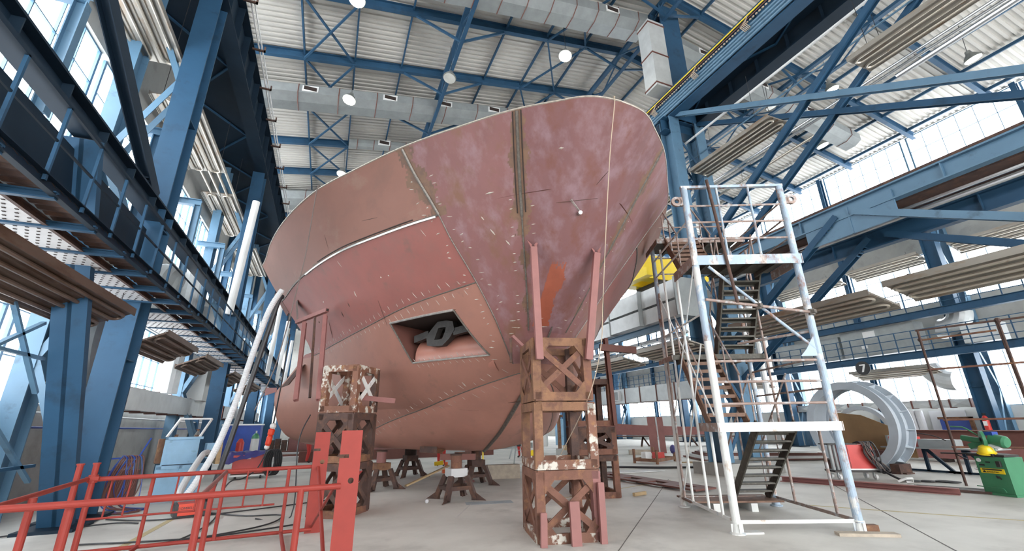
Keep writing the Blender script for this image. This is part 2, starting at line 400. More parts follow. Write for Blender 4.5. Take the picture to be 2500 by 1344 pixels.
# ---------------------------------------------------------------- crane girders
def girder(name, x, z0, z1, w, label, y0=2.0, y1=60, m='blue', stiff=1.2, side=1):
    t = thing(name, label, 'girder', (x, y0, z0), 'crane girders')
    obj('girder_beam', MB().ibeam((x,y0,(z0+z1)/2),(x,y1,(z0+z1)/2), w, z1-z0, .04, .02), M[m], t)
    b = MB(); y = y0+.4
    while y < min(y1, 34):
        b.box((x-w*.42, y-.01, z0+.04),(x+w*.42, y+.01, z1-.04)); y += stiff
    obj('stiffener_plates', b, M[m], t, kind='stuff')
    obj('crane_rail', MB().bar((x,y0,z1+.05),(x,y1,z1+.05), .07, .10), M['rustd'], t)
    return t
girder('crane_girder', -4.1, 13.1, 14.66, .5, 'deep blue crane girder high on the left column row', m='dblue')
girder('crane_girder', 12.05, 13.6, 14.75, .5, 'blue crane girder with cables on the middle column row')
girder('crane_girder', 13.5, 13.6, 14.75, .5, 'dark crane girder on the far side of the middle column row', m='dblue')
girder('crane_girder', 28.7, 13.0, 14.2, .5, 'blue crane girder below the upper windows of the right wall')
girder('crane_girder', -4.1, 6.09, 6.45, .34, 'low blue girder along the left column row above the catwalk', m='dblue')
girder('crane_girder', 12.2, 6.62, 7.05, .22, 'low pale blue girder of the middle row with bolted braces', 0.5, 11.35, 'lblue', 3.3)
solo('girder_web', MB().box((12.12,5.2,6.15),(12.18,7.4,6.9)).box((12.1,6.2,6.15),(12.2,6.24,6.9)), M['lblue'], 'pale blue gusset web under the low middle girder where braces meet', 'plate')
solo('girder_soffit', MB().box((12.36,.5,6.6),(13.2,11.3,6.66)), M['rustd'], 'brown grating floor between the two low middle girders', 'grating')
girder('crane_girder', 13.4, 6.0, 6.5, .22, 'low blue girder behind the braced one in the middle row', 0.5, 11.35, 'blue', 3.3)
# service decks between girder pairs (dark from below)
def deck(label, x0, x1, y0, y1, z, m='dblue'):
    t = thing('service_deck', label, 'deck', ((x0+x1)/2, y0, z), 'service decks')
    obj('deck_plate', MB().box((x0,y0,z),(x1,y1,z+.04)), M[m], t)
    b = MB(); y = y0+.5; s = 1
    while y < min(y1,40):
        b.bar((x0 if s > 0 else x1, y, z-.06),(x1 if s > 0 else x0, y+2.0, z-.06), .06, .06); y += 2.0; s = -s
    obj('deck_bracing', b, M['blue'], t, kind='stuff')
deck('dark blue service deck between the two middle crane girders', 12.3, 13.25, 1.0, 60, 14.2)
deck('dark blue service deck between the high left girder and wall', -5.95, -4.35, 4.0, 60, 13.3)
# lower web plates beside the near left column
solo('web_plate', MB().box((-4.22,3.2,4.95),(-4.18,11.35,5.85)), M['dblue'], 'dark blue steel plate under the low left girder', 'plate')
# red brackets with bright conduits along the left girder
for k in range(11):
    y = 12.6 + 2.05*k
    solo('cable_bracket', MB().box((-3.86,y,14.40),(-3.45,y+.06,14.46)).box((-3.5,y,14.40),(-3.45,y+.06,14.62)), M['rustd'], 'small red brown cable bracket on the high left girder, %s from the front' % ORD[k], 'bracket', 'brackets on the high left girder')
for k, (x, z) in enumerate(((-3.56,14.50),(-3.66,14.50))):
    solo('conduit_pipe', MB().tube([(x,3,z),(x,58,z)], .028, 6), M['white'], 'white conduit along the high left girder, %s one' % ('inner' if k == 0 else 'outer'), 'conduit', 'conduits on the high left girder')
# bundle on the face of the middle girder
for k, z in enumerate((13.72,13.86,14.00,14.14)):
    solo('conduit_pipe', MB().tube([(11.74,1.5,z),(11.74,58,z)], .055, 8), M['lblue'], 'light blue conduit on the middle crane girder, %s from below' % ORD[k], 'conduit', 'blue conduits on the middle girder')
solo('conduit_pipe', MB().tube([(11.68,1.5,14.52),(11.68,58,14.52)], .03, 6), M['yellow'], 'thin yellow pipe along the middle crane girder', 'conduit')
solo('conduit_pipe', MB().tube([(11.68,1.5,14.40),(11.68,58,14.40)], .02, 6), M['primer_d'], 'thin dark red pipe along the middle crane girder', 'conduit')
b = MB()
for k in range(220):
    y = 2 + k*.12; b.ball((11.66, y, 14.26), .035, 6, (1,1.5,1))
solo('cable_chain', b, M['rope'], 'pale beaded cable chain along the middle crane girder', 'cable', None, 'stuff')
for k in range(8):
    y = 4.9 + k*2.3
    b = MB()
    for j in range(5): b.tube([(11.62,y+.05*j,14.45-.04*j),(11.56,y+.1+.05*j,14.2),(11.64,y+.05*j,13.95)], .014, 5)
    solo('cable_tie', b, M['rope'], 'tangle of cable ties on the middle girder, %s from the front' % ORD[k], 'cable tie', 'cable ties on the middle girder')
# ---------------------------------------------------------------- column row bracing
def brace(label, p, q, w=.17, h=.20, m='blue', bolts=True):
    t = thing('diagonal_brace', label, 'brace', tuple(min(a, c) for a, c in zip(p, q)), 'diagonal braces of the column rows')
    obj('brace_beam', MB().ibeam(p, q, w, h, .018, .012, (1,0,0)), M[m], t)
    d = (V(q)-V(p)).normalized()
    for e, s in ((V(p),1),(V(q),-1)):
        b = MB(); c = e + d*s*.25
        for i in range(4):
            for r in (-.07,.07):
                g = c + d*s*(.1*i); n = V((0,-d.z,d.y)); g = g + n*r
                b.cyl(g + V((-.08,0,0)), g + V((.08,0,0)), .022, 6)
        obj('bolt_heads', b, M[m], t, kind='stuff')
    return t
for x, nm in ((12.15,'front'),(13.35,'rear')):
    dz = 0 if x < 13 else -.15
    brace('long blue brace falling to the right from the middle column, %s of two' % nm, (x,11.4,13.75+dz),(x,1.2,7.3+dz), m='lblue' if nm == 'front' else 'blue')
    brace('long blue brace falling to the left across the other, %s of two' % nm, (x+.02,1.2,14.1+dz),(x+.02,11.3,7.3+dz), m='blue')
    brace('bolted blue brace from the low middle girder down to the left, %s of two' % nm, (x,6.5,6.75+dz*3),(x,11.4,3.4+dz*3))
    brace('bolted blue brace from the low middle girder to the right, %s of two' % nm, (x,6.1,6.72+dz*3),(x,1.0,4.05+dz*3), m='lblue' if nm == 'front' else 'blue')
brace('blue slanting brace above the low left girder', (-4.1,10.95,6.5),(-4.1,4.0,10.1), .30,.20, 'dblue')
t = thing('diagonal_brace', 'steep blue twin-channel brace in front of the near left column', 'brace', (-4.1,10.8,0), 'diagonal braces of the column rows')
for dx in (-.1,.1):
    obj('channel', MB().bar((-4.1+dx,10.85,.05),(-4.1+dx,8.1,6.05), .14, .26, (1,0,0)), M['blue'], t)
obj('foot_plate', MB().box((-4.5,10.4,0),(-3.7,11.2,.05)), M['dblue'], t)
# thin flat braces beside that brace, left of the near column
for k, (p, q) in enumerate((((-4.5,10.5,.8),(-4.5,6.5,3.4)),((-4.5,9.9,2.2),(-4.5,7.6,4.4)),((-4.5,9.5,3.3),(-4.5,7.0,1.9)),((-4.5,9.8,2.75),(-4.5,5.5,2.75)),((-4.5,10.5,1.05),(-4.5,5.5,1.05)))):
    solo('tie_bar', MB().bar(p, q, .05, .07, (1,0,0)), M['lblue'] if k != 4 else M['blue'], ['thin blue tie bar crossing low beside the near left column','thin blue tie bar rising to the column brace','thin blue tie bar falling away from the column brace','level pale tie bar left of the near column brace','level dark tie bar near the floor left of the column'][k], 'tie bar', 'tie bars left of the near column')
# L-shaped wall frames in front of the left windows
for k in range(7):
    y = 8.5 + 4.2*k
    t = thing('wall_portal', 'light blue bracket frame before the left upper windows, %s from the camera' % ORD[k], 'frame', (-5.4,y,7.3), 'bracket frames on the left wall')
    obj('head_beam', MB().ibeam((-5.95,y,9.15),(-4.9,y,9.15), .2, .22), M['lblue'], t)
    obj('post', MB().ibeam((-4.98,y,6.6),(-4.98,y,9.04), .18, .2, .02, .015, (1,0,0)), M['lblue'], t)
# ================================================================== CATWALK, HEATERS, DUCTS, LAMPS
def heater(label, a, b, w, tilt, mat_p='heat', up=0, group='radiant heater panels'):
    "panel hung along y from a to b (inner lower edge line), width w towards -x/+x by sign"
    (x, y0, z), (_, y1, _) = a, b
    hang = 2.0 if z > 10 else .22
    dx = w*math.cos(tilt); dz = -abs(w)*math.sin(tilt)
    t = thing('radiant_heater', label, 'heater', (x, y0, z), group)
    n = 5; P = MB(); th = .03
    def pt(u, y, h=0): return (x+dx*u, y, z+dz*u+h)
    # ribbed reflector: troughs between the tubes
    prof = [(0,.02)]
    for i in range(4):
        u0 = .03+.235*i
        prof += [(u0,.03),(u0+.02,.055),(u0+.215,.055),(u0+.235,.03)]
    prof += [(1,.02)]
    up_ = [(u, .10) for u, h in prof][::-1]
    ring_ = prof+up_; n_ = len(ring_)
    vs = [pt(u, yy, h) for yy in (y0, y1) for u, h in ring_]
    P.add(vs, [(i,(i+1) % n_,n_+(i+1) % n_,n_+i) for i in range(n_)]+[tuple(range(n_))[::-1], tuple(range(n_,2*n_))])
    obj('reflector', P, M[mat_p], t)
    obj('side_skirt', MB().plate([pt(0,y0),pt(0,y1),pt(0,y1,.14),pt(0,y0,.14)], (1,0,0), .02), M[mat_p], t)
    obj('side_skirt', MB().plate([pt(1,y0),pt(1,y1),pt(1,y1,.14),pt(1,y0,.14)], (1,0,0), .02), M[mat_p], t)
    for u0, u1 in ((.14,.37),(.60,.83)):
        pts = []
        for ye, sg in ((y0+.22,-1),(y1-.22,1)):
            arc = [pt((u0+u1)/2+sg*(u1-u0)/2*math.cos(PI*k/8), ye+sg*.14*math.sin(PI*k/8), .01) for k in range(9)]
            pts += arc
        pts.append(pts[0])
        obj('heating_tube', MB().tube(pts, .032, 7, False), M['heatt'] if mat_p == 'heat' else M['heatd'], t)
    for yy in (y0+.5, y1-.5):
        obj('hanger', MB().bar(pt(0,yy,.14), pt(1,yy,.14), .04, .04).tube([pt(.1,yy,.14),pt(.1,yy,.14+hang)], .008, 4).tube([pt(.9,yy,.14),pt(.9,yy,.14+hang)], .008, 4), M['cable'], t)
    return t
for k, (y0, y1) in enumerate(((4.5,12.1),(13.5,17.8),(19.6,24.3),(26.0,31.0))):
    heater('rust streaked heater panel high along the left wall, %s from the camera' % ORD[k], (-4.6,y0,10.9),(-4.6,y1,10.9), -1.2, .05, group='high heaters on the left')
for k, (y0, y1) in enumerate(((5.2,10.6),(12.7,15.5),(16.6,19.2),(21.5,24.5),(26.5,30))):
    heater('brown heater panel hanging low beside the left catwalk, %s from the camera' % ORD[k], (-3.72,y0,3.73),(-3.72,y1,3.73), -.85, .42, 'heatd', group='low heaters on the left')
for k, (y0, y1) in enumerate(((-.5,5.3),(7.75,11.3),(13.2,17.6),(19.5,24))):
    heater('ribbed heater panel hanging high in the right bay, %s from the camera' % ORD[k], (13.28,y0,10.95),(13.28,y1,10.95), -.98, .0, group='high heaters on the right')
for k, (y0, y1) in enumerate(((.8,5.35),(5.65,9.5),(11.2,14.2),(14.8,18),(19.3,22.5))):
    dx = 0
    heater('ribbed heater panel hanging low along the middle row, %s from the camera' % ORD[k], (10.9+dx,y0,4.30-.09*k),(10.9+dx,y1,4.30-.09*k), 1.1, .2, group='low heaters in the right bay')
for k, (x, y0, y1, z, w) in enumerate(((28.2,11.9,15.6,9.9,1.1),(28.2,16.2,20.6,9.9,1.1),(28.2,3.5,10.6,9.9,1.1),(27.6,12.6,16.4,4.05,1.1),(27.6,22,26.5,4.1,1.1),(27.6,30,36,4.1,1.1))):
    heater('grey ribbed heater panel against the right wall, ' + ['right of the column at window height','left of the column at window height','highest toward the camera','low above the grey ring','low and further back','low and furthest back'][k], (x,y0,z),(x,y1,z), w, .32, group='heaters on the right wall')
# long paired pipes
def pipe(label, pts, r, m='pipe', group=None, n=10): return solo('supply_pipe', MB().tube(pts, r, n), M[m], label, 'pipe', group)
pipe('upper bright insulated pipe under the low middle girder', [(12.9,.5,6.60),(12.9,12,6.57)], .06, group='insulated pipes in the right bay')
pipe('lower bright insulated pipe under the low middle girder', [(12.9,.5,6.43),(12.9,12,6.39)], .06, group='insulated pipes in the right bay')
pipe('long cream pipe slanting below the middle crane girder', [(12.6,1,12.55),(12.6,24,12.5)], .045, 'white')
pipe('thin green grey pipe below the cream one', [(13.2,1,12.1),(13.2,24,12.1)], .03, 'lblue')
pipe('bright pipe behind the high right heaters, upper of two', [(14.5,1,11.6),(14.5,30,11.2)], .05, group='twin pipes above the right bay')
pipe('bright pipe behind the high right heaters, lower of two', [(14.75,1,11.6),(14.75,30,11.2)], .05, group='twin pipes above the right bay')
pipe('fat bright pipe ending in the open in the right bay', [(13.9,.5,10.9),(13.9,5.0,10.75)], .08)
pipe('rusty cream pipe further out in the right bay', [(14.0,7.5,10.52),(14.0,13,10.35)], .05, 'heatt')
pipe('upper insulated pipe below the big duct behind the ship', [(11.35,11.6,4.58),(11.35,32,4.5)], .06, group='insulated pipes behind the ship')
pipe('lower insulated pipe below the big duct behind the ship', [(11.35,11.6,4.36),(11.35,32,4.28)], .06, group='insulated pipes behind the ship')
pipe('pale pipe along the left wall below the windows', [(-5.8,6,2.02),(-5.8,44,1.80)], .025, 'white', 'pipes along the left wall')
pipe('blue pipe along the left wall under the pale one', [(-5.8,6,1.72),(-5.8,44,1.50)], .022, 'bluebox', 'pipes along the left wall')
for k in range(6):
    x = -5.45 + .28*k
    if k in (0,1,2,3): pipe('rusty vertical run between the high left heaters, %s of four' % ORD[k], [(x,17.7,10.95),(x,19.8,10.95)], .05, 'heatt', 'heater links on the left')
# ---------------------------------------------------------------- left catwalk
t = thing('catwalk', 'blue steel catwalk with railing along the left column row', 'catwalk', (-3.6,6,4.2))
CW0, CW1 = 4.2, 44.0
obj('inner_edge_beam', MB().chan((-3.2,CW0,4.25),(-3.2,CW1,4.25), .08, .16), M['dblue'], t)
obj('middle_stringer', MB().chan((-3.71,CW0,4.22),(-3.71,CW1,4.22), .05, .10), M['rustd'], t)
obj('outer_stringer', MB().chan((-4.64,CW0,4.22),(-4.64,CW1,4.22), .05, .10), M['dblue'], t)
b = MB(); n = int((CW1-CW0)/.09); 
b.quads([[(x, CW0+(CW1-CW0)*i/n, 4.29+(.02 if i % 2 else 0)) for i in range(n+1)] for x in (-3.70,-3.22)])
obj('ribbed_deck', b, M['rustd'], t)
y = CW0; k = 0
while y < CW1-.2:
    yy = min(y+.98, CW1)
    if not (11.2 < y+.5 < 12.2) and k < 34:
        obj('perforated_panel', MB().box((-4.62,y,4.17),(-3.73,yy-.05,4.19)), M['greyplate'], t)
    obj('cross_joist', MB().ibeam((-4.62,y,4.20),(-3.2,y,4.20), .07, .10), M['blue'], t) if k < 34 else None
    y += 1.0; k += 1
b = MB()
for j in range(34):
    for i in range(7):
        for q in range(7):
            yy = CW0+j*1.0+.10+.13*i; xx = -4.55+.12*q+.06*(i % 2)
            if not 11.2 < yy < 12.2: b.box((xx-.016, yy-.012, 4.163),(xx+.016, yy+.012, 4.17))
obj('perforation_marks', b, M['dark'], t, kind='stuff')
obj('top_rail', MB().bar((-3.2,CW0,5.22),(-3.2,CW1,5.22), .035, .035), M['dblue'], t)
obj('middle_rail', MB().bar((-3.2,CW0,4.75),(-3.2,CW1,4.75), .025, .025), M['dblue'], t)
y = CW0; k = 0
while y < CW1 and k < 48:
    obj('rail_post', MB().bar((-3.2,y,4.25),(-3.2,y,5.22), .035, .035), M['blue'], t); y += .85; k += 1
# catwalk of the right wall, with railing and wire mesh
def wall_walk(label, x, z, y0, y1):
    t = thing('catwalk', label, 'catwalk', (x,y0,z))
    obj('deck_beam', MB().ibeam((x,y0,z),(x,y1,z), .3, .36), M['blue'], t)
    obj('deck_plate', MB().box((x,y0,z+.16),(x+1.4,y1,z+.20)), M['dblue'], t)
    for q in (.45,.85,1.2): obj('rail', MB().bar((x,y0,z+q),(x,y1,z+q), .03, .035), M['blue'], t)
    y = y0; k = 0
    while y < y1 and k < 60:
        obj('rail_post', MB().bar((x,y,z),(x,y,z+1.2), .04, .04), M['blue'], t); y += .72; k += 1
wall_walk('upper railed walkway on the right wall above the big duct', 26.9, 6.5, 8.2, 44)
wall_walk('lower railed walkway on the right wall below the big duct', 26.6, 4.55, 6.0, 44)
t = thing('duct_support_beam', 'blue beam with hanging frames under the big duct beyond the ship', 'beam', (11.2,11.5,4.9))
obj('support_beam', MB().ibeam((11.1,11.5,4.93),(11.1,34,4.93), .18, .24), M['lblue'], t)
for k in range(14): obj('hanging_frame', MB().bar((11.1,11.8+1.1*k,4.82),(11.1,11.8+1.1*k,4.42), .03, .03).bar((11.1,11.8+1.1*k,4.42),(12.0,11.8+1.1*k,4.42), .03, .03), M['blue'], t)
obj('lower_rail', MB().bar((11.1,11.5,4.42),(11.1,34,4.42), .05, .05), M['galv'], t)
# ---------------------------------------------------------------- ducts
def duct_x(label, y, x0, x1, off, h, w, m, vents, n=9):
    t = thing('air_duct', label, 'duct', (x0,y,roofz(x0)-off-h), 'air ducts')
    def c(x): z = roofz(x)-off; return [(x,y-w*.2,z),(x,y-w*.5,z-h*.25),(x,y-w*.5,z-h*.75),(x,y-w*.1,z-h),(x,y+w*.5,z-h),(x,y+w*.5,z)]
    A, B = c(x0), c(x1)
    b = MB().add(A+B, [tuple(range(6))[::-1], tuple(range(6,12))]+[(i,(i+1) % 6,6+(i+1) % 6,6+i) for i in range(6)])
    obj('duct_body', b, M[m], t)
    for i in range(n):
        x = x0+(x1-x0)*(i+.5)/n; pts = c(x); cc = V((x,y,roofz(x)-off-h/2))
        obj('joint_strap', MB().tube([cc+(V(p)-cc)*1.02 for p in pts]+[cc+(V(pts[0])-cc)*1.02], .022, 4), M['primer_d'], t)
    for x in vents:
        z = roofz(x)-off-h*.5; dz = -.17 if x < 12.5 else .17
        v = obj('air_vent', MB().add([(x-.35,y-w*.5-.03,z-.16+.35*dz),(x+.35,y-w*.5-.03,z-.16-.35*dz),(x+.35,y-w*.5-.03,z+.16-.35*dz),(x-.35,y-w*.5-.03,z+.16+.35*dz),
            (x-.35,y-w*.5+.03,z-.16+.35*dz),(x+.35,y-w*.5+.03,z-.16-.35*dz),(x+.35,y-w*.5+.03,z+.16-.35*dz),(x-.35,y-w*.5+.03,z+.16+.35*dz)],
            [(0,1,2,3),(7,6,5,4),(0,4,5,1),(1,5,6,2),(2,6,7,3),(3,7,4,0)]), M['white'], t)
        obj('vent_grille', MB().box((x-.28,y-w*.5-.045,z-.10),(x+.28,y-w*.5-.032,z+.10)), M['dark'], v)
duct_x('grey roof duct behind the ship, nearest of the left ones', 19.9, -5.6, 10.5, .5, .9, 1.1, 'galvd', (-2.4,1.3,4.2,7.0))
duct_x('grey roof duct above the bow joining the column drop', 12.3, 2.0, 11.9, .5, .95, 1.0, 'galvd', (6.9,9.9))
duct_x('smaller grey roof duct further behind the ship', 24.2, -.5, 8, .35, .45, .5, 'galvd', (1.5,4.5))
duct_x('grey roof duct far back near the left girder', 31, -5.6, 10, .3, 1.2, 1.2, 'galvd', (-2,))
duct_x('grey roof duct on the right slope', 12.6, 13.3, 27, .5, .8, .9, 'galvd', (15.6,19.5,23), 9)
t = thing('air_duct', 'grey vertical duct drop beside the middle column', 'duct', (11.6,11.7,14.8), 'air ducts')
obj('duct_body', MB().box((11.25,11.2,14.9),(12.1,11.9,18.5)), M['galv'], t)
for z in (15.0,16.6,18.3): obj('joint_strap', MB().box((11.22,11.17,z),(12.13,11.93,z+.05)), M['primer_d'], t)
# big rectangular duct behind the ship on the middle row
t = thing('air_duct', 'big bright rectangular duct beyond the ship at mid height', 'duct', (11.8,12.2,5.5), 'air ducts')
for k in range(8):
    y = 11.3+2.0*k; h = .12 if k % 2 else 0
    obj('duct_section', MB().box((10.85-h,y,5.09),(11.72,y+1.94,5.65)), M['galv'], t)
    obj('duct_section', MB().box((10.85-h,y,5.74),(11.72,y+1.94,6.40)), M['galv'], t)
    obj('joint_strap', MB().box((10.70,y-.05,5.06),(11.78,y,6.44)), M['galvd'], t)
def cross_duct(label, x, y0, y1, z0, z1, n, vents, w=.9):
    t = thing('air_duct', label, 'duct', (x,y0,z0), 'air ducts'); L = (y1-y0)/n
    for k in range(n):
        y = y0+L*k; c = (x-(.10 if w > 0 else -.05),y+L/2,(z0+z1)/2)
        b = MB().add([(x,y,z0),(x,y+L,z0),(x,y+L,z1),(x,y,z1),c],[(1,0,4),(2,1,4),(3,2,4),(0,3,4)])
        b.add([(x,y,z0),(x,y+L,z0),(x,y+L,z1),(x,y,z1),(x+w,y,z0),(x+w,y+L,z0),(x+w,y+L,z1),(x+w,y,z1)],[(4,5,6,7),(0,1,5,4),(3,7,6,2)])
        obj('duct_section', b, M['galv'], t)
        obj('joint_strap', MB().box((x-.04,y-.03,z0-.03),(x+w,y+.03,z1+.03)), M['primer_d'], t)
        if k in vents:
            v = obj('air_vent', MB().box((x-.22,y+L*.25,z0+.15),(x-.02,y+L*.75,z1-.12)), M['white'], t)
            obj('vent_grille', MB().box((x-.235,y+L*.3,z0+.2),(x-.222,y+L*.7,z1-.17)), M['galvd'], v)
cross_duct('long creased duct with vents seen past the stair tower', 17.0, 17.4, 32, 2.75, 3.6, 10, (4,8))
cross_duct('low box duct along the foot of the right windows', 29.3, 12.2, 22, 2.12, 2.5, 12, (), .5)
# mirrored wall duct on the left, rusty boxes
cross_duct('dull creased duct along the foot of the left windows', -5.0, 15.2, 26.6, 2.12, 2.72, 9, (), -.7)
cross_duct('dull creased duct further along the left windows', -5.0, 28, 42, 2.12, 2.72, 10, (), -.7)
# right wall machine-room duct
t = thing('air_duct', 'large grey plant duct between the two right walkways', 'duct', (28.2,12,4.9), 'air ducts')
obj('duct_body', MB().box((27.3,12.6,4.9),(28.2,16.2,6.35)), M['galvd'], t)
obj('duct_body', MB().box((27.4,16.4,4.9),(28.2,20.5,6.2)), M['galvd'], t)
obj('duct_body', MB().box((27.4,9.6,4.9),(28.2,10.9,5.7)), M['galv'], t)
obj('notice_sheet', MB().box((27.28,14.4,5.85),(27.30,15.0,6.2)), M['white'], t)
obj('notice_sheet', MB().box((27.28,14.9,5.3),(27.30,15.2,5.5)), M['white'], t)
def elbow(label, c, R0, r, a0, a1, axis, m='galv'):
    pts = []
    for k in range(13):
        a = a0+(a1-a0)*k/12
        pts.append((c[0], c[1]+R0*math.cos(a), c[2]+R0*math.sin(a)) if axis == 'x' else (c[0]+R0*math.cos(a), c[1], c[2]+R0*math.sin(a)))
    return solo('duct_elbow', MB().tube(pts, r, 16), M[m], label, 'duct', 'duct elbows')
elbow('fat round duct elbow under the lower right walkway', (28.9,12.3,4.3), .95, .48, -PI*.5, -PI*.02, 'x')
elbow('round duct elbow beside the upper right walkway', (28.6,11.9,6.6), .7, .5, PI*1.0, PI*1.6, 'x')
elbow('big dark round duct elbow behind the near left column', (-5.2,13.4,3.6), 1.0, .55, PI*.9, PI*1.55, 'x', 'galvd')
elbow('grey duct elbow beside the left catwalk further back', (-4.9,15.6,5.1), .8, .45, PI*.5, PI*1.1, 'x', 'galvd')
solo('duct_pipe', MB().cyl((-5.45,12.9,2.3),(-5.45,12.9,4.6), .28, 16), M['galv'], 'pale upright round duct behind the near left column', 'duct')
solo('duct_pipe', MB().cyl((-5.35,19.4,2.8),(-5.35,19.4,7.5), .34, 16), M['galv'], 'pale upright round duct before the left windows', 'duct')
solo('duct_box', MB().box((-5.7,21.9,2.7),(-4.75,23.3,6.6)), M['white_panel'], 'white boxed duct rising past the left windows', 'duct')
solo('downpipe', MB().cyl((-3.35,16.6,5.2),(-3.15,16.4,9.3), .12, 14), M['white'], 'white upright pipe rising beside the left catwalk', 'pipe')
for k, (y, h) in enumerate(((26.5,4.0),(31.5,4.0),(36.5,3.6))):
    solo('downpipe', MB().cyl((-3.1,y,4.2),(-2.95,y,4.2+h), .11, 12), M['white'], 'white upright pipe beside the left catwalk, %s beyond the ship edge' % ORD[k], 'pipe', 'white pipes beside the catwalk')
for k, x in enumerate((11.2,11.5,11.8)): pass
b = thing('downpipe', 'pair of white insulated pipes rising behind the stair tower', 'pipe', (13.9,11.0,2.0))
obj('pipe_run', MB().tube([(13.9,11.0,2.2),(13.9,11.0,4.2),(13.75,11.0,4.4),(13.75,11.0,7)], .10, 10), M['white'], b)
obj('pipe_run', MB().tube([(14.25,11.0,3.2),(14.25,11.0,7)], .10, 10), M['white'], b)
# ---------------------------------------------------------------- lamps
def lamp(label, p, lit=True, tilt=(0,0), s=1.0):
    x, y, z = p
    t = thing('flood_lamp', label, 'lamp', p, 'pendant flood lamps')
    a = V((tilt[0],tilt[1],1)).normalized()
    obj('reflector', MB().lathe(p, [(.30*s,0),(.31*s,.02),(.24*s,.16*s),(.12*s,.30*s),(.09*s,.44*s),(.05*s,.46*s)], 18, a), M['lampb'], t)
    obj('lens', MB().lathe(V(p)-a*.005, [(.28*s,-.03*s),(.27*s,0)], 18, a), M['lens'] if lit else M['lamp_off'], t)
    obj('hanging_cable', MB().tube([V(p)+a*.45*s, (x,y,roofz(x)-.3)], .012, 5), M['cable'], t)
for label, p, lit in (('bright lamp hanging over the bow right of centre',(8.4,13.6,17.6),True),('lit lamp hanging before the nearest left roof duct',(-.6,18.3,16.1),True),
    ('lit lamp showing just above the bulwark edge',(-.7,25.2,16.1),True),('lit lamp at the top edge of the photo over the left slope',(-.6,12.9,16.2),True),
    ('dark unlit lamp hanging under the middle of the left slope',(3.6,16.0,16.8),False),('bright lamp nearest the right wall windows',(24.3,6.2,16.3),True),
    ('lit lamp hanging behind the long right brace',(21.1,10.0,16.8),True),('lit lamp on the right slope beside the crossed braces',(24.4,12.8,16.3),True),
    ('lit lamp seen through the top rails of the stair tower',(24.7,18.2,16.2),True),('small unlit lamp high behind the middle girder',(19.5,12.0,16.9),False)):
    lamp(label, p, lit, (.18 if p[0] < 12 else -.25,.12))
for label, p in (('small grey floodlight on the left catwalk edge',(-2.75,20.1,4.35)),('small lit floodlight below the low heaters behind the tower',(13.2,12.6,4.05))):
    t = thing('flood_lamp', label, 'lamp', p, 'small floodlights')
    obj('lamp_housing', MB().lathe(p, [(.16,0),(.17,.05),(.10,.25),(.03,.27)], 14, (.3,.6,.6)), M['galvd'], t)
    obj('lens', MB().lathe(V(p)-V((.3,.6,.6)).normalized()*.006, [(.14,-.01),(.14,0)], 14, (.3,.6,.6)), M['lens'] if p[0] > 0 else M['lamp_off'], t)
    obj('bracket', MB().bar((p[0],p[1]+.1,p[2]+.1),(p[0]+(-.45 if p[0] < 0 else .0),p[1]+.2,p[2]+(-.05 if p[0] < 0 else .4)), .03, .03), M['cable'], t)
# black round sign with a white 7
t = thing('number_sign', 'round black sign with a white 7 under the right walkway', 'sign', (26.45,14.9,3.85))
obj('sign_disc', MB().cyl((26.42,14.95,4.2),(26.46,14.95,4.2), .36, 28), M['black'], t)
s7 = MB().plate([(26.41,15.08,4.40),(26.41,14.80,4.40),(26.41,14.80,4.33),(26.41,14.93,4.00),(26.41,15.02,4.00),(26.41,14.90,4.33),(26.41,15.08,4.33)], (1,0,0), .01)
obj('numeral', s7, M['white'], t)
# ================================================================== SHIP BOW SECTION
XC = 3.7; YA = 14.5
def pchip(xk, yk):
    xk = np.asarray(xk,float); yk = np.asarray(yk,float); h = np.diff(xk); d = np.diff(yk)/h; m = np.zeros(len(xk)); m[0] = d[0]; m[-1] = d[-1]
    for i in range(1, len(xk)-1):
        if d[i-1]*d[i] > 0:
            w1 = 2*h[i]+h[i-1]; w2 = h[i]+2*h[i-1]; m[i] = (w1+w2)/(w1/d[i-1]+w2/d[i])
    def f(x):
        x = np.clip(np.asarray(x,float), xk[0], xk[-1]); i = np.clip(np.searchsorted(xk,x)-1, 0, len(h)-1); t = (x-xk[i])/h[i]
        return (2*t**3-3*t**2+1)*yk[i]+(t**3-2*t**2+t)*h[i]*m[i]+(-2*t**3+3*t**2)*yk[i+1]+(t**3-t**2)*h[i]*m[i+1]
    return f
ZT = [0.97,1.0,1.08,1.2,1.4,1.85,2.4,3.0,3.7,4.4,5.0,5.65,6.3]
h_ys = pchip(ZT,[11.6,11.0,10.75,10.45,9.95,9.1,8.2,7.42,6.7,6.1,5.6,5.05,4.45])
h_bt = pchip(ZT,[0.6,2.3,2.9,3.3,3.65,3.95,4.1,4.15,4.3,4.7,5.15,5.6,6.0])
h_gd = pchip([0,.002,.005,.015,.032,.074,.143,.233,.33,.46,.65,.79,.95,1.0],[0,.04,.067,.107,.147,.24,.353,.485,.6,.737,.863,.927,.98,1.])
def hb(y, z):
    y = np.asarray(y,float); z = np.asarray(z,float); u = (y-h_ys(z))/(YA-h_ys(z)); uc = np.clip(u,0,1)
    w = np.clip((z-2.0)/4.3,0,1)**.55
    return np.where(u < 0, 0, h_bt(z)*(w*h_gd(uc)+(1-w)*uc**.68)+np.clip(y-YA,0,9)*np.where(z < 3.9,.55,.2))
def HP(y, z, s=-1, off=0.):
    "point on the hull, s=-1 left side; off pushes it outwards"
    p = V((XC+s*float(hb(y,z)), y, z))
    if off: p = p + HN(y,z,s)*off
    return p
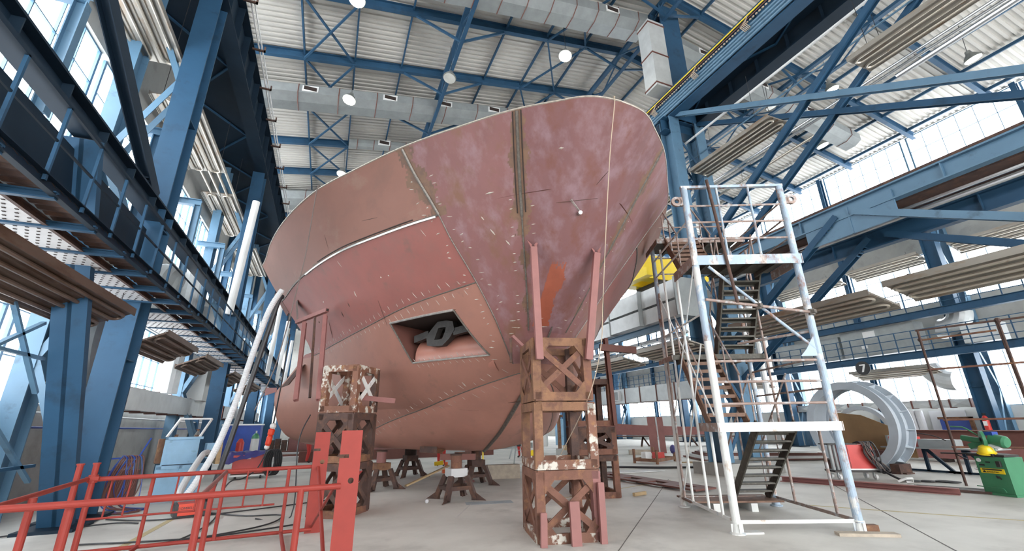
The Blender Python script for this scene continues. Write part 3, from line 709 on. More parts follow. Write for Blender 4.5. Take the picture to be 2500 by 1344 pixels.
def HN(y, z, s=-1):
    e = .03; z0, z1 = max(z-e,.98), min(z+e,6.3)
    a = V((XC+s*float(hb(y+e,z)),y+e,z))-V((XC+s*float(hb(y-e if y-e > float(h_ys(z)) else y,z)),y-e if y-e > float(h_ys(z)) else y,z))
    b = V((XC+s*float(hb(y,z1)),y,z1))-V((XC+s*float(hb(y,z0)),y,z0))
    n = a.cross(b).normalized()
    if n.x*s < 0: n = -n
    return n
yC = pchip([2.7,3.05,3.46,3.99,4.38,4.8,5.25,5.92,6.27],[7.96,7.74,7.55,7.42,7.35,7.27,7.14,6.99,6.88])
zB1 = pchip([7.3,8.08,8.92,10.38,11.97,13.66,16],[4.12,4.04,3.97,3.79,3.68,3.62,3.6])
zB2 = pchip([7.9,8.17,9.0,10.18,11.49,13.05,14.6],[2.6,2.52,2.3,2.02,1.74,1.38,1.15])
def fD(z): return .40+(z-3.28)*.345
PK = ((8.1,9.68),(2.89,3.73))        # pocket opening: y range, z range
ship = thing('ship_hull', 'big red primed bow section of a ship standing on steel stands', 'ship', (XC,10,.97))
hm = {}
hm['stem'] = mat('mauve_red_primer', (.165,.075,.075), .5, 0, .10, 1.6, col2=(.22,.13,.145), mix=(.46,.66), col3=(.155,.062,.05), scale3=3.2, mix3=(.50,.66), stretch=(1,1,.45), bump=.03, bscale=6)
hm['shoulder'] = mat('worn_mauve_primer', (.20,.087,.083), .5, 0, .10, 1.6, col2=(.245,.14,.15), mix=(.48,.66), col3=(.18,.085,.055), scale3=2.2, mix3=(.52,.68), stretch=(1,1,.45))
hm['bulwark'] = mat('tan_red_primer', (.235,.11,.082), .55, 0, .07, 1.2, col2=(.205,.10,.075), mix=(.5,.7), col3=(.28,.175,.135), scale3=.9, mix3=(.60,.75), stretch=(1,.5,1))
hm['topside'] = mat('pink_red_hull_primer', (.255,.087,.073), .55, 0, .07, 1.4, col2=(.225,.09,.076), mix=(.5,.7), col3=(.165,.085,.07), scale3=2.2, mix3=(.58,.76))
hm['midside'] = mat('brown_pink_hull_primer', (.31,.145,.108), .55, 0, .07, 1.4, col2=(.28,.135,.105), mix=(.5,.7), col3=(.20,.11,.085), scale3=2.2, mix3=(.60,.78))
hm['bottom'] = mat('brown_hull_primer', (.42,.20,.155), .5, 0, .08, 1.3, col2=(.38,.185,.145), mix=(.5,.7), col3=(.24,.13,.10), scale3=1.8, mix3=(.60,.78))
hrnd = random.Random(11)
hm['heat'] = mat('heat_tinted_primer', (.17,.095,.06), .5, 0, .15, 3., col2=(.13,.075,.055), mix=(.48,.62))
hm['patch'] = mat('orange_primer_patch', (.25,.065,.035), .5, 0, .12, 4.)
NU, NZ = 300, 150
zz = np.concatenate([np.linspace(.97,1.4,24,endpoint=False), np.linspace(1.4,6.3,NZ)])
uu = np.linspace(0,1,NU)**1.9
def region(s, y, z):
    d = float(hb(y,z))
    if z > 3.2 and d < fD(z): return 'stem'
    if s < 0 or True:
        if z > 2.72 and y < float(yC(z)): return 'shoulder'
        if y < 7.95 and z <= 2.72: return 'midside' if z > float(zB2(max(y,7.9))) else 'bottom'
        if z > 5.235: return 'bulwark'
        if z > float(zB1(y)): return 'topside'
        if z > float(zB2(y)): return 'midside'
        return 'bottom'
NAMES = {'stem':'stem_plate','shoulder':'shoulder_plate','bulwark':'bulwark_plate','topside':'topside_plate','midside':'side_plate','bottom':'bilge_plate'}
def inpk(s, y, z): return s < 0 and PK[0][0] < y < PK[0][1] and PK[1][0] < z < PK[1][1]
for s in (-1, 1):
    parts = {}
    grid = []
    for z in zz:
        y0 = float(h_ys(z)); yend = YA if z > 3.72 else YA+2.2*min(1, (3.9-z)/1.2)
        yy = y0+(yend-y0)*uu
        if s < 0 and PK[1][0]-.02 < z < PK[1][1]+.02:
            for e in PK[0]: yy[np.argmin(abs(yy-e))] = e
        grid.append(np.stack([XC+s*hb(yy,np.full_like(yy,z)), yy, np.full_like(yy,z)], 1))
    zs = zz.copy()
    for i in range(len(zz)-1):
        for j in range(NU-1):
            c = (grid[i][j]+grid[i][j+1]+grid[i+1][j]+grid[i+1][j+1])/4
            if inpk(s, c[1], c[2]): continue
            k = region(s, c[1], c[2])
            mi = 0; jit = hrnd.uniform(-.02,.02)+.03*math.sin(c[2]*9)+.02*math.sin(c[2]*23+c[1]*7)
            if k in ('stem','shoulder') and c[2] > 3.3:
                dd = abs(float(hb(c[1],c[2]))-fD(c[2]))
                if dd < (.10 if c[2] > 4.7 else .03)+jit: mi = 1
                if k == 'stem' and s < 0 and 3.3 < c[2] < 4.25-.25*jit*10 and .10+jit < float(hb(c[1],c[2])) < .36: mi = 2
            if k in ('shoulder','bulwark') and s < 0 and c[2] > 5.2 and abs(c[1]-float(yC(c[2]))) < .14+jit*1.5: mi = 1
            if k == 'bulwark' and abs(c[2]-5.24) < .035+jit: mi = 1
            P = parts.setdefault(k, (MB(), {}))
            ids = []
            for a, b_ in ((i,j),(i,j+1),(i+1,j+1),(i+1,j)):
                key = a*NU+b_
                if key not in P[1]: P[1][key] = len(P[0].v); P[0].v.append(tuple(grid[a][b_]))
                ids.append(P[1][key])
            P[0].f.append(tuple(ids if s > 0 else ids[::-1])); P[0].m.append(mi)
    for k, (b, _) in parts.items():
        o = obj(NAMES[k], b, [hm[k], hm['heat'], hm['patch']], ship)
# flat bottom
b = MB(); ys_ = np.linspace(11.6,16.7,40)
b.quads([[(XC-float(hb(y,.97)),y,.968) for y in ys_],[(XC+float(hb(y,.97)),y,.968) for y in ys_]])
obj('bottom_plate', b, hm['bottom'], ship)
# inner skin just inside the outer plates, closes the view and gives the plate edge its thickness
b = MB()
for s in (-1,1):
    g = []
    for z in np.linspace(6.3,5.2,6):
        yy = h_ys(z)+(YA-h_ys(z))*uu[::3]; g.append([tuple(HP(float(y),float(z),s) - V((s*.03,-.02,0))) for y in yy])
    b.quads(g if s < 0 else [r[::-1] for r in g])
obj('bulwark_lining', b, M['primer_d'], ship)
b = MB()
for s in (-1,1):
    yy = h_ys(6.3)+(YA-h_ys(6.3))*uu[::2]
    b.tube([HP(float(y),6.3,s)+V((0,.008,.004)) for y in yy], .016, 5)
obj('cut_plate_edge', b, M['chalk'], ship)
deckb = MB(); yy = np.linspace(4.9,YA,40)
deckb.quads([[(XC-float(hb(y,5.3))*.97 if y > 5.45 else XC, y, 5.25) for y in yy],[(XC+float(hb(y,5.3))*.97 if y > 5.45 else XC, y, 5.25) for y in yy]])
obj('deck_plate', deckb, M['primer_d'], ship)
b = MB(); prof = [HP(YA-.05,float(z),-1) for z in np.linspace(.98,6.25,30)]+[HP(YA-.05,float(z),1) for z in np.linspace(6.25,.98,30)]
b.add(prof, [tuple(range(len(prof)))]); obj('aft_bulkhead', b, M['primer_d'], ship)
# weld seams
def seam(pts, r, m='weld', s=-1, off=.002, name='weld_seam', n=6): return obj(name, MB().tube([HP(y,z,s,off) for y, z in pts], r, n), M[m], ship)
def ysD(z, s=-1):      # y on the hull where the half breadth equals fD(z)
    y0, y1 = float(h_ys(z)), 9.5; t = fD(z)
    for _ in range(40):
        m_ = (y0+y1)/2
        if float(hb(m_,z)) < t: y0 = m_
        else: y1 = m_
    return y0
for s in (-1,1):
    seam([(ysD(z),z) for z in np.linspace(3.25,6.28,40)], .014, 'weld', s)
    seam([(float(yC(z)),z) for z in np.linspace(2.72,6.28,40)], .013, 'weld', s)
    seam([(y,5.235) for y in np.linspace(7.14,14.48,50)], .020, 'weld', s)
    seam([(y,float(zB1(y))) for y in np.linspace(7.40,14.45,50)], .012, 'weld', s)
    seam([(y,float(zB2(y))) for y in np.linspace(7.95,14.55,50)], .012, 'weld', s)
for z0, z1, d in ((5.0,6.28,.06),(5.0,6.28,-.055)):
    seam([(ysD(z)+d*.8,z) for z in np.linspace(z0,z1,16)], .010, 'dark', -1)
seam([(ysD(z),z) for z in np.linspace(4.95,6.28,24)], .028, 'weld', -1)
seam([(ysD(z),z) for z in np.linspace(4.6,6.25,24)], .022, 'weld', 1)
seam([(float(yC(z)),z) for z in np.linspace(5.24,6.27,16)], .03, 'weld', -1)
seam([(y,5.222) for y in np.linspace(7.2,11.5,36)], .030, 'weldb', -1)
seam([(y,5.275) for y in np.linspace(7.6,10.6,24)], .012, 'dark', -1)
# stem bar
obj('stem_bar', MB().tube([V((XC,float(h_ys(z))-.02,z)) for z in np.linspace(1.0,3.3,30)], [.045]*24+[.04,.03,.025,.02,.015,.01], 8), M['weld'], ship)
# ground tack marks beside the seams and single scars
b = MB(); rnd = random.Random(3)
def mark(y, z, s, ly, lz, r=.017):
    n = HN(y,z,s); p = HP(y,z,s,.002); q = HP(y+ly,min(z+lz,6.28),s,.002)
    r *= .62; b.tube([p-n*r*.5,(p+q)/2-n*r*.35,q-n*r*.5], [r*.5,r,r*.4], 5)
for k in range(34):
    y = 7.7+6.4*k/33
    for sg in (-1,1): mark(y+rnd.uniform(-.03,.03), float(zB1(y))+sg*rnd.uniform(.04,.07), -1, rnd.uniform(-.02,.02), sg*rnd.uniform(.05,.12), rnd.uniform(.009,.018))
for k in range(26):
    y = 8.2+5.6*k/25
    for sg in (-1,1): mark(y+rnd.uniform(-.05,.05), float(zB2(y))+sg*rnd.uniform(.03,.06), -1, rnd.uniform(-.02,.02), sg*rnd.uniform(.04,.09), rnd.uniform(.007,.016))
for k in range(12):
    y = 8.25+1.35*k/11
    for sg in (-1,1): mark(y, 2.89+sg*.03-.01, -1, rnd.uniform(-.02,.02), sg*rnd.uniform(.04,.09), .011)
for k in range(30):
    z = 2.8+3.0*k/29; y = float(yC(z))
    for sg in (-1,1):
        if rnd.random() < .75: mark(y+sg*rnd.uniform(.08,.2), z, -1, sg*rnd.uniform(.03,.08), rnd.uniform(-.02,.02), rnd.uniform(.012,.024))
for k in range(16):
    z = 3.3+1.9*k/15; y = ysD(z)
    for sg in (-1,1):
        if rnd.random() < .7: mark(max(y+sg*.1,float(h_ys(z))+.05), z, -1, sg*.04, .0, .016); mark(max(y+sg*.1,float(h_ys(z))+.05), z, 1, sg*.04, .0, .016)
for y, z, ly, lz, r in ((10.1,4.5,.05,-.12,.03),(6.2,5.35,.12,0,.03),(6.6,5.0,.0,.06,.022),(6.62,4.85,0,-.1,.03),(6.55,4.65,0,-.08,.028),(5.15,5.75,.05,0,.03),(7.6,5.1,.0,-.12,.014),(9.9,5.1,0,-.13,.014),(8.9,4.55,.02,.02,.03),(9.1,4.56,.02,.02,.03),(11.6,4.6,.03,-.04,.035),(9.0,2.45,.02,-.1,.03)):
    mark(y,z,-1,ly,lz,r)
obj('tack_weld_marks', b, M['chalk'], ship, kind='stuff')
b = MB()
for y, z, ly, lz, r in ((10.6,4.35,.03,-.1,.035),(11.1,4.25,.05,-.14,.04),(12.6,4.3,.02,-.05,.06),(12.4,4.18,.02,-.03,.03),(9.7,5.6,.2,-.25,.012),(12.0,4.2,.35,-.4,.010),(12.7,4.1,.2,-.3,.010),(8.2,5.5,.35,.04,.010),(9.6,4.2,.2,-.5,.008),(8.6,2.05,.25,-.02,.012),(9.4,1.9,.3,.02,.01),(8.4,1.75,.1,.01,.03),(5.3,5.05,.4,.02,.010),(4.95,5.35,.35,-.05,.010)):
    mark(y,z,-1,ly,lz,r)
obj('dark_scars', b, M['rustd'], ship, kind='stuff')
# bare lifting stub on the stem plate and small lugs below
obj('welded_lug', MB().cyl(HP(5.67,4.93,-1),HP(5.67,4.93,-1)+V((-.03,-.08,-.02)), .032, 10).bar(HP(5.64,4.97,-1),HP(5.57,5.10,-1)+V((0,-.005,0)), .035, .02), M['weldb'], ship)
# anchor pocket: recess box behind the opening
(ya, yb), (za, zb) = PK
c = [HP(ya,za),HP(yb,za),HP(yb,zb),HP(ya,zb)]
nrm = HN((ya+yb)/2,(za+zb)/2); inn = [p - V((nrm.x,nrm.y,0)).normalized()*1.5 for p in c]
b = MB().add(c+inn, [(0,1,5,4),(1,2,6,5),(3,0,4,7)])
rec = obj('anchor_pocket', b, M['primer_d'], ship)
obj('shaded_pocket_back', MB().add(c+inn, [(2,3,7,6),(4,5,6,7)]), M['dark'], rec)  # recess shade put into the near-black colour of back and ceiling
def lp(a, b_, n=14): return [HP(a[0]+(b_[0]-a[0])*i/n, a[1]+(b_[1]-a[1])*i/n, -1, .004) for i in range(n+1)]
for i, (a, q) in enumerate((((ya,za),(yb,za)),((yb,za),(yb,zb)),((yb,zb),(ya,zb)),((ya,zb),(ya,za)))):
    obj('pocket_rim_weld', MB().tube(lp(a,q), .02 if i != 2 else .026, 6), M['weldb'] if i in (2,0) else M['weld'], rec)
axis = (c[1]-c[0]).normalized(); inw = -V((nrm.x,nrm.y,0)).normalized(); up = V((0,0,1))
b = MB(); r0 = .46; cen0 = c[0]+inw*.49+up*.12; cen1 = c[1]+inw*.49+up*.12
b.tube([cen0, cen1], r0, 32, False)
obj('hawse_roll', b, mat('satin_primer', (.36,.155,.115), .33, 0, .08, 3.), rec)
# the dark swivel shackle held in the pocket is its own thing
pc = (c[0]+c[1]+c[2]+c[3])/4+up*.12+inw*.22
dirn = (axis*.96-up*.0).normalized()
t = thing('anchor_crown', 'black cast anchor crown inside the square hull opening', 'anchor', tuple(pc))
def ap(a, h, d=0): return pc+axis*a*1.25+up*h*1.3+inw*d
outer = [(-.30,.03),(-.26,.17),(-.12,.20),(.06,.20),(.19,.09),(.30,-.02),(.27,-.17),(.12,-.20),(-.06,-.20),(-.20,-.10)]
inner = [(-.105,.02),(-.12,.09),(-.07,.095),(.0,.095),(.04,.09),(.08,.0),(.12,-.09),(.07,-.095),(.0,-.095),(-.05,-.09)]
b = MB(); n = 10; vs = []
for d in (-.07,.07):
    vs += [ap(a,h,d) for a, h in outer]+[ap(a,h,d) for a, h in inner]
fs = []
for i in range(n):
    j = (i+1) % n
    fs += [(i,j,n+j,n+i),(2*n+i,3*n+i,3*n+j,2*n+j),(i,2*n+i,2*n+j,j),(n+i,n+j,3*n+j,3*n+i)]
b.add(vs, fs); obj('crown_ring', b, M['anchor'], t)
obj('crown_arm', MB().bar(ap(.26,.02,0),ap(.62,-.03,.05), .12, .15), M['anchor'], t)
obj('crown_arm', MB().bar(ap(-.26,0,0),ap(-.62,.05,.05), .12, .15), M['anchor'], t)
# welded brackets, ribs and lower flange at the aft end of the bilge
obj('keel_bracket', MB().plate([HP(11.5,1.04),HP(12.0,1.05),HP(12.0,1.05)+V((-.10,-.12,-.09)),HP(11.5,1.04)+V((-.12,-.12,-.09))], (1,.3,0), .03), M['rusty_o'], ship)
obj('keel_bracket', MB().plate([(3.0,11.1,.99),(3.3,10.8,1.0),(3.3,10.8,.88),(3.0,11.1,.87)], (.6,.7,0), .03), M['rustd'], ship)
obj('keel_bracket', MB().plate([(2.25,11.6,1.12),(2.55,11.1,1.12),(2.55,11.1,.98),(2.25,11.6,.98)], (.7,.5,0), .03), M['rustd'], ship)
pz = HP(16.65,2.75)
obj('edge_flange', MB().plate([HP(16.6,2.85),HP(16.6,2.72),HP(16.6,2.72)+V((-.35,.2,-.12)),HP(16.6,2.85)+V((-.35,.2,.0))], (0,1,.1), .03), M['primer'], ship)
obj('lifting_plate', MB().plate([HP(14.9,3.42)+V((-.02,0,0)),HP(15.3,3.35)+V((-.02,0,0)),HP(15.5,2.85)+V((-.35,-.3,-.1)),HP(15.1,2.9)+V((-.35,-.3,-.1))], (1,.5,.2), .04), M['rustd'], ship)
obj('lifting_plate', MB().plate([HP(14.45,5.5),HP(14.45,4.9),HP(14.45,4.9)+V((-.1,.5,.0)),HP(14.45,5.5)+V((-.1,.5,.05))], (1,0,0), .03), M['primer_d'], ship)
obj('clip_plate', MB().plate([HP(13.3,4.95,-1,.01),HP(13.05,4.95,-1,.01),HP(13.1,4.55,-1,.28),HP(13.35,4.55,-1,.28)], (0,1,0), .05), M['rustd'], ship)
# ropes hanging from the bow
def rope(label, pts, r, m, group=None): return solo('rope', MB().tube(sm(pts,5), r, 6), M[m], label, 'rope', group)
rope('pale rope hanging down the bow and tied to the near trestle tower', [HP(4.46,6.3)+V((.0,.05,.02)),HP(4.46,6.3)+V((0,-.02,-.02)),(3.62,4.75,5.55),(3.70,5.12,4.55),(3.79,5.52,3.4),(3.84,5.75,2.73),(3.78,6.1,2.0),(3.66,6.9,1.12)], .007, 'rope')
rope('dark wire rope hanging over the left bulwark', [HP(8.97,6.3)+V((.05,0,.02)),HP(8.97,6.3,-1,.02),(-.73,9.15,4.95),(-.80,9.24,4.2),(-.88,9.3,3.42),(-.99,9.3,2.6),(-1.19,9.3,1.9)], .010, 'roped')
# ================================================================== TRESTLE TOWERS, PROPS, STANDS
def trestle(label, o, ax, w, d, z0, z1, m, xb=(1,1,1,1), group='stacked trestle frames', mats={}):
    "open box frame: o = corner on floor plan, ax = unit vector of the front edge"
    ax = V((ax[0],ax[1],0)).normalized(); ay = V((-ax.y,ax.x,0)); o = V((o[0],o[1],0))
    t = thing('steel_trestle', label, 'trestle', tuple(o+ax*w/2+ay*d/2+V((0,0,z0))), group)
    P = lambda u, v, z: o+ax*u+ay*v+V((0,0,z))
    s = .13
    cs = [(0,0),(w,0),(w,d),(0,d)]
    for i, (u, v) in enumerate(cs):
        uu_ = u+(s/2 if u == 0 else -s/2); vv = v+(s/2 if v == 0 else -s/2)
        obj('leg', MB().bar(P(uu_,vv,z0+.02),P(uu_,vv,z1-.02), s, s, ay), M[mats.get('leg%d' % i, m)], t)
    for nm, z in (('bottom_frame',z0+.065),('top_frame',z1-.065)):
        b = MB()
        for i in range(4):
            (u,v),(u2,v2) = cs[i],cs[(i+1) % 4]
            cu, cv = w/2, d/2; k = .03
            f = lambda a, c: a+(k if a == 0 else -k) if a in (0,c) else a
            b.bar(P(f(u,w),f(v,d),z),P(f(u2,w),f(v2,d),z), .06, .13)
        obj(nm, b, M[mats.get(nm, m)], t)
    for i in range(4):
        if not xb[i]: continue
        (u,v),(u2,v2) = cs[i],cs[(i+1) % 4]
        e = .1; du, dv = (u2-u), (v2-v); L = math.hypot(du,dv); du/=L; dv/=L
        nn = ax*(dv)-ay*(du); off = nn*(-.03)
        A = P(u+du*e,v+dv*e,z0+.16)+off; B = P(u2-du*e,v2-dv*e,z1-.16)+off
        C = P(u+du*e,v+dv*e,z1-.16)+off*.3; D = P(u2-du*e,v2-dv*e,z0+.16)+off*.3
        obj('cross_bar', MB().bar(A,B,.02,.09,nn.cross(B-A)), M[mats.get('cross', m)], t)
        obj('cross_bar', MB().bar(C,D,.02,.09,nn.cross(D-C)), M[mats.get('cross', m)], t)
        gb = MB()
        for q, sx, sz in ((P(u+du*.12,v+dv*.12,z0+.12),1,1),(P(u2-du*.12,v2-dv*.12,z0+.12),-1,1),(P(u+du*.12,v+dv*.12,z1-.12),1,-1),(P(u2-du*.12,v2-dv*.12,z1-.12),-1,-1)):
            dd = (ax*du+ay*dv)*sx
            gb.plate([q,q+dd*.16,q+V((0,0,.2*sz))], nn, .012)
        obj('gusset_plates', gb, M[m], t, kind='stuff')
    return t
A1 = (.975,-.222)
O1 = (2.93,6.32); 
trestle('bottom frame of the near trestle tower, rust brown with crossed bars', O1, A1, .98, 1.1, 0, .95, 'rust', mats={'leg1':'primer','bottom_frame':'rustw','cross':'rust'})
trestle('middle frame of the near trestle tower, open without crossed bars', O1, A1, .98, 1.1, .96, 1.92, 'rusty_o', (0,0,0,0), mats={'bottom_frame':'rustw','leg1':'rustw','top_frame':'rusty_o','leg2':'rustd'})
trestle('top frame of the near trestle tower, carrying two pink props', O1, A1, .96, 1.1, 1.94, 2.92, 'rusty_o', mats={'cross':'rust','leg1':'rust','leg2':'rustd'})
a1 = V((A1[0],A1[1],0)).normalized(); n1 = V((a1.y,-a1.x,0))
def prop(label, foot, head, w=.11, m='primer', head_fork=True, group='steel props'):
    t = thing('steel_prop', label, 'prop', foot, group)
    obj('prop_beam', MB().chan(foot, head, w, w*.9, .015, n1), M[m], t)
    if head_fork:
        h = V(head); b = MB()
        for sx in (-1,1): b.plate([h+a1*.055*sx-V((0,0,.12)),h+a1*.055*sx+V((0,0,.02)),h+a1*.10*sx+V((0,.02,.14)),h+a1*.02*sx+V((0,.02,.06))], n1, .02)
        obj('forked_head', b, M['primer'], t)
    return t
o1 = V((O1[0],O1[1],0))
f1 = o1+a1*.10+n1*.07; f2 = o1+a1*.90+n1*.07
prop('left pink prop leaning from the near tower to the bow', (f1.x,f1.y,2.56), (2.98,6.26,4.46))
prop('right pink prop leaning from the near tower to the bow', (f2.x,f2.y,2.56), (4.10,6.04,4.42))
for k, (u, nn, z1, lab) in enumerate(((.52,.14,.55,'short pink channel standing before the near tower'),(.93,.10,.78,'tall pink channel leaning at the right foot of the near tower'),(.06,.12,.42,'short pink channel at the left foot of the near tower'))):
    p = o1+a1*u+n1*nn
    solo('channel_offcut', MB().chan((p.x,p.y,0),(p.x+(.02 if k else 0),p.y+.02,z1), .14 if k == 0 else .09, .07, .012, n1), M['primer'], lab, 'steel channel')
solo('prop_strut', MB().bar((2.98,7.3,3.12),(3.28,7.3,2.86), .12, .05), M['primer'], 'short pink strut between the hull and the back of the near tower', 'prop')
solo('prop_strut', MB().cyl((2.84,7.0,2.60),(2.84,7.0,3.02), .025, 8), M['rustd'], 'thin rusty rod left of the near tower top', 'rod')
# left tower (four frames) under the bulwark
A2 = (.83,-.557); O2 = (-.15,9.93)
for k, (z0, z1, m, xb, mats, lab) in enumerate(((0,.93,'rustd',(1,1,1,1),{'bottom_frame':'rust'},'bottom frame of the left trestle tower behind the red plates'),
    (.94,1.86,'rustd',(1,1,1,1),{'bottom_frame':'rusty_o'},'second frame of the left trestle tower, dark with crossed bars'),
    (1.87,2.80,'rustw',(0,1,0,1),{'cross':'scafw','leg2':'rustd','leg0':'rustw'},'top frame of the left trestle tower, white paint flaking'))):
    trestle(lab, O2, A2, .80, .90, z0, z1, m, xb, 'left trestle frames', mats)
a2 = V((A2[0],A2[1],0)).normalized(); p2 = V((-a2.y,a2.x,0)); o2 = V((O2[0],O2[1],0))
prop('right of the two long pink props on the left tower', (-.17,9.90,2.12), (-.27,11.15,4.14), .09, 'primer', False)
prop('left of the two long pink props on the left tower', (-.62,10.55,2.14), (-.74,11.85,4.08), .09, 'primer', False)
solo('prop_strut', MB().bar((-.36,10.6,2.2),(-.50,11.3,4.1), .05, .05), M['rustd'], 'dark thin prop between the two long pink props', 'prop')
t = thing('prop_head_beam', 'square tube laid across the heads of the left props', 'beam', (-.55,11.5,4.2))
obj('square_tube', MB().bar((-.24,11.02,4.24),(-.95,12.25,4.16), .09, .09), M['primer'], t)
obj('tube_mouth', MB().bar((-.238,11.018,4.24),(-.235,11.012,4.24), .06, .06), M['dark'], t)
solo('clamp_bar', MB().bar((.62,10.0,2.18),(1.32,9.75,2.10), .04, .10), M['primer'], 'red flat bar clamped across the left tower corner', 'bar')
t = thing('beam_clamp', 'rusty clamp on the right corner of the left tower', 'clamp', (.6,10.0,1.95))
obj('clamp_body', MB().box((.56,9.85,2.02),(.64,9.95,2.28)).box((.50,9.85,2.22),(.66,9.95,2.28)), M['rust'], t)
obj('clamp_screw', MB().cyl((.53,9.9,1.95),(.53,9.9,2.25), .015, 8), M['weld'], t)
solo('channel_offcut', MB().chan((.62,9.9,0),(.64,9.92,.52), .10, .06, .012), M['primer'], 'short pink channel standing behind the near red plate', 'steel channel')
# right rear tower behind the near tower
A3 = (.97,-.25); O3 = (5.45,9.42)
for k, (z0, z1, lab) in enumerate(((0,.90,'bottom dark frame of the tower half hidden behind the near tower'),(.91,1.52,'second dark frame of the tower behind the near tower'),(1.53,2.62,'tall third dark frame of the tower behind the near tower'))):
    trestle(lab, O3, A3, .95, 1.0, z0, z1, 'rustd', (1,1,1,1) if k == 1 else (0,0,1,0), 'right rear trestle frames', {'bottom_frame':'rust','leg1':'rust'})
solo('prop_strut', MB().chan((6.32,9.15,1.55),(6.30,9.22,3.62), .10, .10, .015), M['primer_d'], 'tall dark red prop on the tower behind the near tower', 'prop')
solo('cross_beam', MB().bar((6.05,9.1,3.36),(6.95,8.9,3.30), .10, .16), M['primer_d'], 'dark red beam end sticking out right of the bow', 'beam')
# jack stands under the keel
def jack(label, x, y, rot, pr, pl, top, capm):
    t = thing('jack_stand', label, 'stand', (x,y,0), 'jack stands under the keel')
    R2 = lambda u, v, z: (x+u*math.cos(rot)-v*math.sin(rot), y+u*math.sin(rot)+v*math.cos(rot), z)
    for su in (-1,1):
        for sv in (-1,1):
            obj('leg', MB().bar(R2(su*.34,sv*.34,.03),R2(su*.19,sv*.19,.50), .12, .10), M['rustd'], t)
            g = MB().plate([R2(su*.28,sv*.28,.0),R2(su*.52,sv*.52,.0),R2(su*.27,sv*.27,.22)], (math.cos(rot),math.sin(rot),.5), .015)
            obj('foot_gusset', g, M['rustd'], t)
    b = MB()
    for q in ((-1,-1),(1,-1),(1,1),(-1,1)): pass
    cs = [(-.27,-.27),(.27,-.27),(.27,.27),(-.27,.27)]
    for i in range(4): b.bar(R2(*cs[i],.26),R2(*cs[(i+1) % 4],.26), .10, .08)
    obj('tie_frame', b, M['rustd'], t)
    c8 = [R2(*q,.0) for q in ((-.2,-.2),(.2,-.2),(.2,.2),(-.2,.2))]
    b = MB(); vs = [V(c)+V((0,0,.48)) for c in c8]+[V(c)+V((0,0,.66)) for c in c8]
    b.add(vs, [(0,3,2,1),(4,5,6,7),(0,1,5,4),(1,2,6,5),(2,3,7,6),(3,0,4,7)]); obj('head_box', b, M[capm], t)
    obj('jack_tube', MB().cyl((x,y,.66),(x,y,top-.02), pr, 20), M[pl], t)
    obj('head_plate', MB().cyl((x,y,top-.03),(x,y,top), pr*1.15, 20), M['rustd'], t)
jack('jack stand nearest the camera, with a grey white head, under the forefoot', 2.95, 10.75, .12, .13, 'rust', .965, 'greyplate')
jack('jack stand with orange head box at the left under the bilge', 1.55, 13.4, .30, .13, 'primer', .965, 'rusty_o')
jack('dark rusty jack stand right behind the nearest one', 4.15, 13.0, .05, .14, 'rustd', .965, 'rustd')
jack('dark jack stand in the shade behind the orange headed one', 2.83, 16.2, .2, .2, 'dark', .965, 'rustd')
solo('wood_block', MB().box((3.9,13.6,.0),(4.3,13.7,.05)), M['primer'], 'small red block on the floor before the right jack stand', 'block')
solo('packing_block', MB().bar((4.9,14.2,.2),(5.9,14.0,.2), .3, .4), M['woodg'], 'grey timber packing block on the floor under the hull', 'block')
solo('shim_beam', MB().bar((2.62,10.95,.90),(3.35,10.55,.90), .12, .13), M['primer_d'], 'short dark red beam between the nearest stand and keel', 'beam')
solo('wood_plank', MB().bar((2.24,13.32,.05),(3.6,14.0,.45), .09, .04), M['wood'], 'long timber lath leaning on the floor between the stands', 'plank')
# ================================================================== RED GANGWAY, STAIR TOWER
t = thing('gangway_frame', 'bright red tubular gangway railing lying in the foreground', 'railing', (-.9,7.2,0))
YN, YF, ZR = 5.75, 8.55, .97
T = lambda nm, p, q, r, m='red': obj(nm, MB().tube([p,q], r, 12), M[m], t)
T('top_rail', (-3.2,YN-.25,ZR), (.24,YN,ZR), .032); T('top_rail', (-2.95,YF-.25,ZR-.01), (-.03,YF+.1,ZR+.01), .030)
T('bottom_rail', (-3.2,YN-.2,.05), (.2,YN,.05), .028); T('bottom_rail', (-2.9,YF-.15,.06), (-.02,YF,.06), .026)
T('middle_rail', (-2.9,YF-.2,.46), (-.6,YF,.46), .014)
for x in (-2.09,-1.07,-.16): T('rail_post', (x,YN-.03,.05), (x,YN-.03,ZR), .034)
T('rail_post', (-2.62,6.3,.05), (-2.62,6.3,ZR), .034)
for x in (-2.24,-1.33,-.45): T('rail_post', (x,YF-.1,.05), (x,YF-.05,ZR), .026)
for x in (-2.72,-2.5,-1.93,-1.65,-1.03,-.76): T('baluster', (x,YF-.1,.46), (x,YF-.05,ZR), .012)
T('cross_rail', (-1.33,YF-.06,ZR), (-1.07,YN-.03,ZR), .026, 'primer'); T('cross_rail', (-2.93,YF-.25,ZR), (-2.6,YN-.22,ZR), .028)
T('cross_rail', (-.45,YF-.05,.06), (-.16,YN,.05), .026); T('cross_rail', (-2.24,YF-.1,.06), (-2.09,YN-.15,.05), .026)
T('rail_post', (-1.16,YN+.95,.05), (-1.16,YN+.95,ZR), .030)
for x, y in ((-3.02,8.2),(-2.88,8.3)):
    T('capped_post', (x,y,.05), (x,y,1.16), .036); obj('post_cap', MB().cyl((x,y,1.155),(x,y,1.175), .045, 14), M['red'], t)
obj('pipe_clamp', MB().ring((-2.88,8.3,.92),(-2.88,8.3,1.02), .055, .036, 14).box((-2.95,8.24,.95),(-2.80,8.30,1.0)).cyl((-2.93,8.2,.97),(-2.93,8.3,.97), .015, 8), M['red'], t)
T('diagonal_brace', (-.02,YF,ZR), (.18,YN,.05), .024); T('diagonal_brace', (.18,YN+.02,ZR), (-.02,YF,.10), .018)
